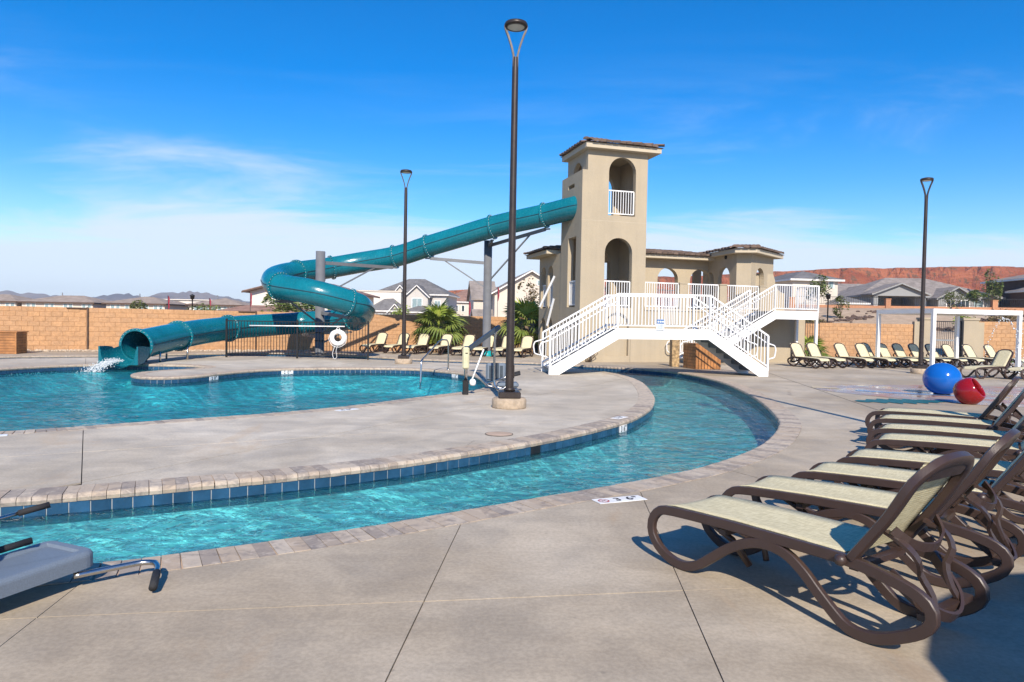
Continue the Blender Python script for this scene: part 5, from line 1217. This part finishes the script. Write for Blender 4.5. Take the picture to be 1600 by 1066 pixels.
for key, x, y, inw, txt, lab, w_ in (('pool', -6.75, 20.4, False, '2 0"', 'white 2 0 depth plate on the far pool tiles', 0.36), ('pool', -7.75, 18.0, False, '2 0"', 'white 2 0 depth plate at the pool peninsula', 0.36), ('pool', -1.65, 20.2, False, '1 6"', 'white 1 6 depth plate right of the pool handrail', 0.30), ('isl', 1.75, 10.55, True, '3 6"', 'white 3 6 depth plate on the river tiles at the bend', 0.28)):
    a, b, c = on_loop(key, x, y, inw); wall_marker(a, b, c, txt, lab, w_)

# ---------------------------------------------------------------- parasol whose shade falls into the lower right corner
um = empty('parasol', (4.15, -0.95, 0), 0, 'large round brown parasol behind the camera shading the near loungers', 'parasol')
MB().lathe([(0, 2.95), (0.15, 2.93), (1.0, 2.68), (2.0, 2.40), (2.0, 2.28)], 16, None, False).build('canopy', 'umbrella_cloth', um)
MB().tube([(0, 0, 0), (0, 0, 2.93)], 0.03, 10).build('pole', 'bronze', um)
MB().bevbox((-0.35, -0.35, 0), (0.35, 0.35, 0.08), 0.01).build('base', 'footing', um)
# ---------------------------------------------------------------- palms, shrubs, trees
def frond_mesh(n, span, rad, pet, droop, mat):
    m = MB()
    pts = [Vector((pet*t, 0, 0.22*pet*math.sin(t*1.6)-droop*0.25*t*t)) for t in (0, 0.25, 0.5, 0.75, 1.0)]
    m.tube(pts, 0.016, 5, False, [1.4, 1.2, 1, 0.9, 0.7]); c = pts[-1]
    for i in range(n):
        a = -span/2 + span*i/(n-1); ln = rad*(0.72+0.28*math.cos(a*0.55))*rnd.uniform(0.9, 1.06); a += rnd.uniform(-0.03, 0.03)
        d = Vector((math.cos(a), math.sin(a), 0)); s_ = Vector((-d.y, d.x, 0)); w_ = 0.046
        dr = droop*rnd.uniform(0.8, 1.3)
        q0 = c; q1 = c + d*ln*0.45 + Vector((0, 0, 0.05+0.03*(i % 2)-0.05*dr)); q2 = c + d*ln*0.78 + Vector((0, 0, -0.14*dr)); q3 = c + d*ln + Vector((0, 0, -0.42*dr))
        m.add([q0, q1-s_*w_+Vector((0, 0, 0.012)), q1, q1+s_*w_+Vector((0, 0, 0.012)), q2-s_*w_*0.7, q2+Vector((0, 0, -0.012)), q2+s_*w_*0.7, q3], [(0, 1, 2), (0, 2, 3), (1, 4, 5, 2), (2, 5, 6, 3), (4, 7, 5), (5, 7, 6)])
    me = m.mesh('frond'); me.materials.append(MATS[mat]); return me
FR = [frond_mesh(22, R(235), 0.75, 0.70, 0.6, 'palm_leaf'), frond_mesh(20, R(215), 0.70, 0.62, 1.0, 'palm_leaf'), frond_mesh(22, R(200), 0.78, 0.55, 0.35, 'palm_young')]
FD = frond_mesh(16, R(190), 0.62, 0.5, 1.8, 'palm_dry')
def palm(x, y, h, s_, n, label, spear=True, dry=10):
    o = empty('fan_palm', (x, y, 0), 0, label, 'palm', 'fan palms')
    prof_ = [(0.16*s_*(1.25-0.3*i/8)*(1.12 if i % 2 else 1.0), h*i/8) for i in range(9)]
    MB().lathe(prof_, 12).build('trunk', 'bark', o)
    for i in range(n):
        a = 2.4*i + rnd.uniform(-0.2, 0.2); el = R(78 - 95*(i/n)**0.9)
        k = 2 if i < n*0.3 else rnd.choice((0, 1))
        newobj('frond', FR[k], None, o, T(0, 0, h-0.12*rnd.random()) @ RZ(a) @ Matrix.Rotation(-el, 4, 'Y') @ Matrix.Rotation(rnd.uniform(-0.5, 0.5), 4, 'X') @ Matrix.Scale(s_*rnd.uniform(0.85, 1.1), 4))
    for i in range(dry):
        newobj('dry_frond', FD, None, o, T(0, 0, h-0.2) @ RZ(rnd.uniform(0, 6.3)) @ Matrix.Rotation(R(rnd.uniform(20, 55)), 4, 'Y') @ Matrix.Scale(s_*0.95, 4))
    if spear:
        for i in range(5): newobj('frond', FR[2], None, o, T(rnd.uniform(-0.2, 0.2), -0.35, 0.1) @ RZ(R(-90)+rnd.uniform(-0.9, 0.9)) @ Matrix.Rotation(R(-62), 4, 'Y') @ Matrix.Scale(s_*0.75, 4))
    return o
palm(-3.55, 33.2, 1.25, 1.12, 20, 'wide fan palm among the far loungers left of the grey column')
palm(0.62, 34.0, 1.35, 1.2, 17, 'taller fan palm beside the footbridge stairs, right of the grey column')
palm(14.2, 32.6, 0.35, 0.8, 11, 'small fan palm beside the short fence panel', False, 1)
def leafy(m, c, rx, ry, rz, n, ls, hollow=0.25):
    cl_ = [(rnd.gauss(0, 0.45), rnd.gauss(0, 0.45), rnd.gauss(0, 0.42)) for _ in range(max(5, n//70))]
    for i in range(n):
        k = rnd.choice(cl_); p = Vector((k[0]+rnd.gauss(0, 0.22), k[1]+rnd.gauss(0, 0.22), k[2]+rnd.gauss(0, 0.22)))
        if p.length > 1.15: p *= 1.1/p.length
        p = Vector((c[0]+p.x*rx, c[1]+p.y*ry, max(0.02, c[2]+p.z*rz)))
        q = Matrix.Rotation(rnd.uniform(0, 6.28), 3, 'Z') @ Matrix.Rotation(rnd.uniform(-1.2, 1.2), 3, 'X'); s_ = ls*rnd.uniform(0.6, 1.3)
        m.add([p+q @ Vector(v)*s_ for v in ((-0.5, 0, 0), (0, 0.32, 0.06), (0.55, 0, 0), (0, -0.32, 0.06))], [(0, 1, 2, 3)])
def plant(name, x, y, z, rx, rz, n, ls, mat, label, cat, trunk_h=0.0, group=None):
    o = empty(name, (x, y, z), 0, label, cat, group); m = MB(); leafy(m, (0, 0, trunk_h+rz*0.95), rx, rx, rz, int(n*1.8), ls); m.build('crown', mat, o)
    m = MB()
    for i in range(5):
        a = rnd.uniform(0, 6.3); r_ = rx*0.55; m.tube([(0, 0, 0), (0.12*r_*math.cos(a), 0.12*r_*math.sin(a), trunk_h+0.25*rz), (r_*math.cos(a), r_*math.sin(a), trunk_h+rz*(0.9+0.5*rnd.random()))], 0.012+0.02*rx, 5, False, [1.6, 1.0, 0.4])
    m.build('stems', 'bark', o); return o
def gh(x, y): return ground_h(x, y)
plant('leafy_tree', -13.2, 42.0, 0.05, 1.9, 1.25, 1500, 0.20, 'tree_leaf', 'leafy green tree behind the wall under the slide bend', 'tree', 0.9)
plant('shrub', -21.6, 42, 0.05, 0.75, 0.5, 300, 0.14, 'shrub_leaf', 'small green shrub topping the wall behind the slide mouth', 'shrub', 1.0)
plant('shrub', -18.0, 40, 0.05, 1.2, 0.6, 600, 0.16, 'tree_leaf', 'broad light green shrub above the wall beside the street lamp', 'shrub', 1.0)
plant('columnar_tree', -46, 84, 0.05, 1.1, 1.5, 500, 0.3, 'shrub_leaf', 'dark upright tree between the low houses on the left', 'tree', 0.3)
plant('shrub', -7.5, 46, 0.05, 0.8, 0.9, 420, 0.15, 'palm_young', 'yellow green shrub over the wall before the grey two storey house', 'shrub', 0.9)
plant('shrub', -4.6, 46, 0.05, 1.4, 0.6, 600, 0.13, 'dry_shrub', 'wide pale bushy shrub above the wall behind the first palm', 'shrub', 1.1)
plant('slender_tree', 1.0, 40, 0.05, 0.7, 1.1, 420, 0.15, 'dry_shrub', 'thin flowering tree above the wall behind the second palm', 'tree', 1.9)
plant('slender_tree', 24.5, 51, gh(24.5, 51), 0.55, 0.75, 420, 0.14, 'shrub_leaf', 'small green tree left of the pergola on the sandy slope', 'tree', 0.1)
for x, y, r_, h_, mt_, lab in ((20.3, 46, 0.75, 0.62, 'dry_shrub', 'sparse brown green shrub on the slope above the right wall, left'), (27.5, 41.5, 0.75, 0.55, 'palm_young', 'bright green round shrub above the iron gate'), (34.0, 47.0, 1.25, 0.55, 'dry_shrub', 'wide olive shrub on the slope right of the gate'), (37.5, 58.5, 1.0, 0.8, 'shrub_leaf', 'dark shrub beside the slate house'), (19.0, 44.0, 0.45, 0.4, 'shrub_leaf', 'small shrub by the foot of the slope'), (40.5, 49.5, 0.8, 0.5, 'shrub_leaf', 'shrub at the far right of the slope')):
    plant('shrub', x, y, gh(x, y)-0.05, r_, h_, 420, 0.15, mt_, lab, 'shrub')
for x, y, r_, h_, lab in ((28.8, 64.5, 1.1, 1.3, 'green tree beside the white gabled house'), (23.8, 64.2, 0.9, 1.0, 'dark bushy tree by the left end pillar of the upper wall'), (53.5, 79, 0.9, 0.8, 'green tree right of the slate house'), (57.5, 82, 0.9, 2.2, 'narrow tall tree at the right')):
    plant('leafy_tree', x, y, gh(x, y), r_, h_, 700, 0.22, 'tree_leaf', lab, 'tree', 0.5)
# bands of dark stone on the slope
m = MB()
for (x0, y0, x1, y1, n, sp) in ((20.5, 48.5, 26.5, 50.5, 130, 0.35), (25.5, 43.5, 29.5, 43.8, 90, 0.3), (28, 53.5, 33, 53.8, 110, 0.35), (30.5, 44.0, 33.5, 45.0, 70, 0.3), (20.5, 42.0, 25, 41.8, 80, 0.22), (36, 52, 41, 51, 90, 0.35), (32, 48.2, 36, 48.6, 80, 0.3)):
    for i in range(n):
        t = rnd.random(); x = x0+(x1-x0)*t+rnd.gauss(0, sp); y = y0+(y1-y0)*t+rnd.gauss(0, sp*1.2); stone(m, x, y, gh(x, y)+0.04, rnd.uniform(0.06, 0.17))
tag(m.build('stone_bands', 'lava_rock'), label='rows of dark landscaping stones across the sandy slope', kind='stuff')

# ---------------------------------------------------------------- upper wall on the slope
uw = empty('upper_wall', (0, 0, 0), 0, 'low red block wall with pillars and iron railing below the right houses', 'wall')
pts = [(19.0, 66.0), (26.2, 64.2), (34.8, 63.5), (44.0, 62.5), (53.5, 61.5), (64, 60.5)]
for (a, b) in zip(pts, pts[1:]):
    za = 3.05 if a[0] < 26 else 3.5; h = 0.75; ln = math.dist(a, b); yaw = math.atan2(b[1]-a[1], b[0]-a[0])
    MB().box((0, -0.1, 0), (ln, 0.1, h)).build('wall_run', 'far_block', uw, T(a[0], a[1], za-0.55) @ RZ(yaw))
    g = MB().box((0.3, -0.02, h+0.75), (ln, 0.02, h+0.79)).box((0.3, -0.02, h+0.1), (ln, 0.02, h+0.13)).build('iron_rail', 'black_steel', uw, T(a[0], a[1], za-0.55) @ RZ(yaw))
    bm_ = MB()
    for i in range(1, int(ln/0.16)): bm_.box((0.3+i*0.16-0.01, -0.01, h+0.1), (0.3+i*0.16+0.01, 0.01, h+0.78))
    tag(bm_.build('iron_pickets', 'black_steel', g), kind='stuff')
    MB().box((-0.22, -0.22, 0), (0.22, 0.22, 1.45)).box((-0.25, -0.25, 1.452), (0.25, 0.25, 1.52)).build('pillar', 'far_block', uw, T(b[0], b[1], 2.85) @ RZ(yaw))

# ---------------------------------------------------------------- houses
def house(name, x, y, z, rz, vols, wins, wall, roof, label, trim='frame_white'):
    """vols: (x0,x1,y0,y1,z0,z1,kind,rise,over); wins: (x0,x1,z0,z1,y) on front faces"""
    o = empty(name, (x, y, z), R(rz), label, 'house')
    for (x0, x1, y0, y1, z0, z1, kind, rise, ov) in vols:
        MB().box((x0, y0, z0), (x1, y1, z1)).build('wall', wall, o)
        X0, X1, Y0, Y1 = x0-ov, x1+ov, y0-ov, y1+ov; m = MB()
        if kind == 'hip':
            w_, d_ = X1-X0, Y1-Y0; ins = min(w_, d_)/2
            if w_ >= d_: rd_ = [(X0+ins, (Y0+Y1)/2), (X1-ins+0.01, (Y0+Y1)/2)]
            else: rd_ = [((X0+X1)/2, Y0+ins), ((X0+X1)/2, Y1-ins+0.01)]
            zz = z1+0.03; zt = zz+rise
            vs = [(X0, Y0, zz), (X1, Y0, zz), (X1, Y1, zz), (X0, Y1, zz), (*rd_[0], zt), (*rd_[1], zt)]
            fs = [(0, 1, 5, 4), (1, 2, 5), (2, 3, 4, 5), (3, 0, 4)] if w_ >= d_ else [(0, 1, 4), (1, 2, 5, 4), (2, 3, 5), (3, 0, 4, 5)]
            m.add(vs, fs + [(3, 2, 1, 0)])
        else:
            zz = z1; zt = z1+rise
            if kind == 'gable_y':   # ridge runs away from the viewer, gable faces front
                cx_ = (x0+x1)/2
                MB().add([(x0, y0+0.01, zz), (x1, y0+0.01, zz), (cx_, y0+0.01, zt-0.02), (x0, y0+0.25, zz), (x1, y0+0.25, zz), (cx_, y0+0.25, zt-0.02)], [(0, 1, 2), (5, 4, 3), (0, 2, 5, 3), (1, 4, 5, 2)]).build('gable', wall, o)
                sl_ = ov*rise/((x1-x0)/2)
                for sg in (-1, 1):
                    xe = x0-ov if sg < 0 else x1+ov
                    q = [(xe, Y0, zz-sl_), (cx_, Y0, zt), (cx_, Y1, zt), (xe, Y1, zz-sl_)]
                    m.add(q + [(a, b, c+0.16) for a, b, c in q], [(3, 2, 1, 0), (4, 5, 6, 7), (0, 1, 5, 4), (1, 2, 6, 5), (2, 3, 7, 6), (3, 0, 4, 7)])
            else:
                cy_ = (y0+y1)/2; sl_ = ov*rise/((y1-y0)/2)
                for sg in (-1, 1):
                    ye = y0-ov if sg < 0 else y1+ov
                    q = [(X0, ye, zz-sl_), (X1, ye, zz-sl_), (X1, cy_, zt), (X0, cy_, zt)]
                    m.add(q + [(a, b, c+0.16) for a, b, c in q], [(3, 2, 1, 0), (4, 5, 6, 7), (0, 1, 5, 4), (1, 2, 6, 5), (2, 3, 7, 6), (3, 0, 4, 7)])
                for xe in (x0, x1):
                    MB().add([(xe, y0, zz), (xe, y1, zz), (xe, cy_, zt-0.02)], [(0, 1, 2)]).build('gable', wall, o)
        rf = m.build('roof', roof, o, fix=True)
        if kind == 'hip':
            MB().box((X0+0.02, Y0+0.02, z1-0.16), (X1-0.02, Y1-0.02, z1+0.025)).build('fascia', trim, rf)
        elif kind == 'gable_y':
            cx_ = (x0+x1)/2; sl_ = ov*rise/((x1-x0)/2)
            for xe in (x0-ov, x1+ov): MB().bar((xe, Y0-0.03, zz-sl_+0.02), (cx_, Y0-0.03, zt+0.04), 0.05, 0.13).build('verge', trim, rf)
    for wdat in wins:
        x0, x1, z0, z1, yf = wdat[:5]; gl_ = wdat[5] if len(wdat) > 5 else 'glass'
        f = MB().box((x0-0.09, yf-0.06, z0-0.09), (x1+0.09, yf-0.004, z1+0.09)).build('window', 'frame_white', o)
        nx_ = 2 if x1-x0 > 0.8 else 1
        for i in range(nx_):
            a = x0+(x1-x0)*i/nx_+0.025; b = x0+(x1-x0)*(i+1)/nx_-0.025
            MB().box((a, yf-0.075, z0), (b, yf-0.062, z1)).build('pane', gl_, f)
    return o
# low houses far on the left
for (x, y, w_, lab) in ((-79.6, 98, 8.4, 'low taupe bungalow at the far left edge'), (-70.4, 98, 10.2, 'wide low bungalow with brown hip roof behind the left wall'), (-57.7, 97, 8.3, 'low bungalow with brown hip roof behind the slide mouth'), (-45.9, 97, 7.3, 'low bungalow with brown hip roof left of the slide bend')):
    ws = [(0.7+i*(w_-2.2)/3+j*0.75, 1.2+i*(w_-2.2)/3+j*0.75, 2.1, 3.0, 0, 'glass_pale') for i in range(4) for j in (0, 1)]
    o = house('bungalow', x, y, 0, 0, [(0, w_, 0, 7, 0, 3.25, 'hip', 1.05, 0.45)], ws, 'house_taupe', 'roof_brown', lab, 'house_brown')
    MB().tube([(w_*0.3, 4.2, 3.6), (w_*0.3, 4.2, 4.75)], 0.07, 6).build('vent_pipe', 'grey_steel', o)
for (x, y, w_, h_, lab) in ((-66, 124, 7.0, 3.3, 'dark roofed bungalow set behind the two left bungalows'), (-53.5, 122, 8, 3.2, 'brown roofed bungalow behind the street lamp on the left'), (-84, 122, 7, 3.4, 'taupe bungalow half hidden behind the far left bungalow')):
    house('bungalow', x, y, 0, 5, [(0, w_, 0, 8, 0, h_, 'hip', 1.1, 0.5)], [(1, 1.8, 1.9, 2.7, 0)], 'house_brown', 'roof_brown', lab, 'house_brown')
tag(MB().box((-66.5, 128, 0), (-55, 140, 4.6)).box((-66.8, 127.7, 4.602), (-54.7, 140.3, 4.75)).build('flat_roofed_hall', 'house_white'), 'white flat roofed hall far behind the left bungalows', 'building')
# white gabled house and red tiled porch beside the slide
house('gabled_house', -24.6, 64, 0, -4, [(0, 9.0, 0, 10, 0, 4.0, 'gable_y', 1.15, 0.55)], [(5.2, 6.2, 2.4, 3.6, 0)], 'house_white', 'roof_red', 'white gabled house showing left of the slide bend', 'house_brown')
house('tiled_pavilion', -26.6, 58.5, 0, -2, [(0.2, 9.6, 0, 5, 0, 1.75, 'hip', 0.85, 0.35)], [], 'house_taupe', 'roof_red', 'low pavilion with red tiled hip roof behind the wall and slide', 'house_brown')
house('flat_house', -19.5, 104, 0, 0, [(-6, 2.5, 0, 8, 0, 6.0, 'hip', 0.12, 0.15)], [(-4, -2.6, 3.6, 4.8, 0)], 'house_white', 'roof_taupe', 'white flat topped house behind the slide curl', 'house_cream')
# grey two storey house
house('two_storey_house', -21.8, 104, 0, -6, [(0, 11.4, 2.2, 11, 0, 5.6, 'hip', 2.6, 0.5), (5.6, 8.9, 0.6, 4, 2.6, 5.35, 'gable_y', 1.5, 0.4), (0.4, 5.6, -1.6, 2.4, 0, 2.95, 'hip', 1.9, 0.45), (3.6, 5.4, -1.7, 2, 0, 2.9, 'gable_y', 1.0, 0.3), (5.7, 12.3, -1.2, 2.5, 0, 2.85, 'hip', 0.95, 0.45), (3.2, 5.3, 2.0, 4, 4.0, 5.7, 'gable_y', 1.2, 0.3)],
      [(6.5, 8.0, 3.1, 4.9, 0.6, 'glass_pale'), (1.5, 2.5, 4.2, 5.0, 2.2), (3.8, 5.1, 4.1, 5.0, 2.0, 'glass_pale'), (9.6, 10.5, 3.2, 4.6, 2.2, 'glass_pale'), (0.8, 1.4, 1.5, 2.4, -1.6, 'glass_pale'), (1.9, 2.5, 1.5, 2.4, -1.6, 'glass_pale'), (3.0, 3.4, 1.5, 2.4, -1.6, 'glass_pale')], 'house_grey', 'roof_grey', 'grey two storey house with dark roofs behind the middle wall')
house('two_storey_house', -11.6, 122, 0, 14, [(0, 11, 2, 11, 0, 5.4, 'hip', 2.2, 0.5), (0.8, 4.0, 0.4, 4, 0, 5.1, 'hip', 1.4, 0.45), (4.6, 9.5, -1.5, 2.2, 0, 2.6, 'hip', 1.5, 0.45), (-4.4, 0.6, 0, 4, 0, 2.2, 'hip', 1.2, 0.4)],
      [(1.4, 1.9, 3.4, 4.4, 0.4), (2.6, 3.1, 3.4, 4.4, 0.4), (5.0, 5.9, 3.6, 4.5, 2.0), (6.8, 7.7, 3.6, 4.5, 2.0), (9.2, 10.2, 3.5, 4.6, 2.0, 'glass_pale')], 'house_cream', 'roof_red', 'cream two storey house with reddish roofs left of the grey column')
house('gabled_house', -4.2, 76, 0, 8, [(2.2, 10.4, 0, 12, 0, 4.9, 'gable_y', 2.4, 0.45), (0.1, 2.6, 3, 10, 0, 4.2, 'gable_x', 2.1, 0.3), (0.1, 2.1, 0.4, 3.2, 0, 2.0, 'gable_x', 0.8, 0.3)], [(0.6, 1.7, 0.9, 1.8, 0.4), (7.0, 7.4, 5.8, 6.3, 0, 'glass_pale')], 'house_cream', 'roof_taupe', 'tall pale gabled house between the lamp and the tower')
# houses above the right slope
house('two_storey_house', 28.6, 70, 2.4, 6, [(0, 4.9, 0, 8, 0, 4.1, 'hip', 1.0, 0.5), (4.0, 6.6, -2, 3, 0, 1.7, 'hip', 0.7, 0.4)], [(3.9, 4.4, 3.3, 3.9, 0, 'glass_pale')], 'house_cream', 'roof_grey', 'pale house with grey hip roof right above the stair landing')
house('gabled_house', 41.5, 92, 3.4, 0, [(0.5, 11, 2, 10, 0, 3.1, 'gable_x', 1.3, 0.5), (2.8, 8.4, 0, 4, 0, 2.4, 'gable_y', 1.4, 0.5), (0.6, 3.8, -1.5, 2, 0, 2.2, 'hip', 0.8, 0.4)], [(5.0, 6.6, 1.4, 2.4, 0)], 'house_white', 'roof_taupe', 'white gabled house between the landing and the slate house')
house('bungalow', 42.4, 82, 3.35, -2, [(0, 16.5, 1.5, 13, 0, 2.25, 'hip', 2.6, 0.5), (-0.2, 0.6, -1.5, 1.5, 0, 2.2, 'hip', 0.3, 0.1), (8.2, 12.4, -0.4, 4, 0, 2.05, 'gable_y', 1.2, 0.45), (4.9, 5.6, -1.5, 1.5, 0, 2.2, 'hip', 0.3, 0.1)],
      [(1.4, 3.2, 0.25, 1.85, 1.5), (6.0, 6.8, 0.4, 1.8, 1.5, 'glass_pale'), (7.0, 7.8, 0.4, 1.8, 1.5, 'glass_pale'), (9.2, 10.1, 0.3, 1.75, -0.4, 'glass'), (10.9, 11.8, 0.3, 1.75, -0.4, 'glass'), (13.4, 14.6, 0.5, 1.8, 1.5, 'glass_pale')], 'house_slate', 'roof_taupe', 'long slate grey bungalow with wide taupe roof on the right slope', 'house_slate')
house('porch_roof', 41.8, 79.2, 3.35, -2, [(0, 0.5, 0, 0.5, 0, 2.0, 'hip', 0.05, 0.02), (5.4, 5.9, 0, 0.5, 0, 2.0, 'hip', 0.05, 0.02), (0, 5.9, 0, 3, 2.06, 2.3, 'gable_y', 1.15, 0.4)], [], 'house_slate', 'roof_taupe', 'gabled porch in front of the slate bungalow', 'house_slate')
house('two_storey_house', 60.3, 80, 4.2, -4, [(0, 7, 0, 8, 0, 3.6, 'hip', 1.0, 0.5), (-0.8, 5, -2, 2, 0, 2.1, 'hip', 0.9, 0.4)], [(1.6, 2.2, 0.8, 1.7, -2)], 'house_brown', 'roof_taupe', 'dark brown house at the right edge')

# ---------------------------------------------------------------- banner flags and street lamps
for (x, y, h, lab) in ((-22.7, 45, 2.87, 'red feather flag left of the street lamp'), (-19.97, 45, 2.75, 'red feather flag right of the street lamp'), (-17.28, 45, 3.18, 'red feather flag before the white gabled house'), (-2.87, 45, 2.89, 'red feather flag left of the grey column'), (-1.0, 45, 3.85, 'red feather flag right of the grey column')):
    o = empty('feather_flag', (x, y, 0), 0, lab, 'flag', 'red feather flags'); MB().tube([(0, 0, 0), (0, 0, h)], 0.018, 6).build('pole', 'black_steel', o)
    m = MB(); vs = []
    for i in range(7):
        t = i/6; wv = 0.05*math.sin(t*9); w_ = 0.10+0.30*math.sin(math.pi*(0.15+0.75*t)); vs += [(0.01, 0, h-0.02-0.95*t), (w_*0.30, wv, h-0.06-0.85*t)]
    m.add(vs, [(2*i, 2*i+1, 2*i+3, 2*i+2) for i in range(6)], None, True); m.build('banner', 'banner_red', o)
for (x, y, z, h, lab) in ((-22.5, 48, 0, 3.05, 'black street lamp above the left wall'), (19.6, 42.5, 0.9, 2.75, 'black street lamp on the slope right of the landing')):
    o = empty('street_lamp', (x, y, z), 0, lab, 'street lamp', 'black street lamps'); MB().lathe([(0.09, 0), (0.09, 0.3), (0.045, 0.36), (0.04, h-0.35), (0.07, h-0.34)], 10).build('pole', 'black_steel', o)
    MB().lathe([(0.05, h-0.34), (0.12, h-0.30), (0.16, h-0.08), (0.20, h-0.06), (0.06, h+0.02), (0, h+0.06)], 8).build('lantern', 'black_steel', o)
    MB().bar((-0.25, 0, h-0.42), (0.25, 0, h-0.42), 0.03).build('cross_arm', 'black_steel', o)
# ---------------------------------------------------------------- air
m = MB().box((-2600, -260, -8), (2600, 1920, 76)); hz = m.build('haze', None)
mh = bpy.data.materials.new('haze'); mh.use_nodes = True; t_ = mh.node_tree
for n in list(t_.nodes):
    if n.type == 'BSDF_PRINCIPLED': t_.nodes.remove(n)
vp = t_.nodes.new('ShaderNodeVolumePrincipled'); vp.inputs['Color'].default_value = (0.62, 0.78, 1.0, 1); vp.inputs['Density'].default_value = 0.00024; vp.inputs['Anisotropy'].default_value = 0.0
t_.links.new(vp.outputs[0], [n for n in t_.nodes if n.type == 'OUTPUT_MATERIAL'][0].inputs['Volume'])
hz.data.materials.append(mh); tag(hz, kind='stuff')
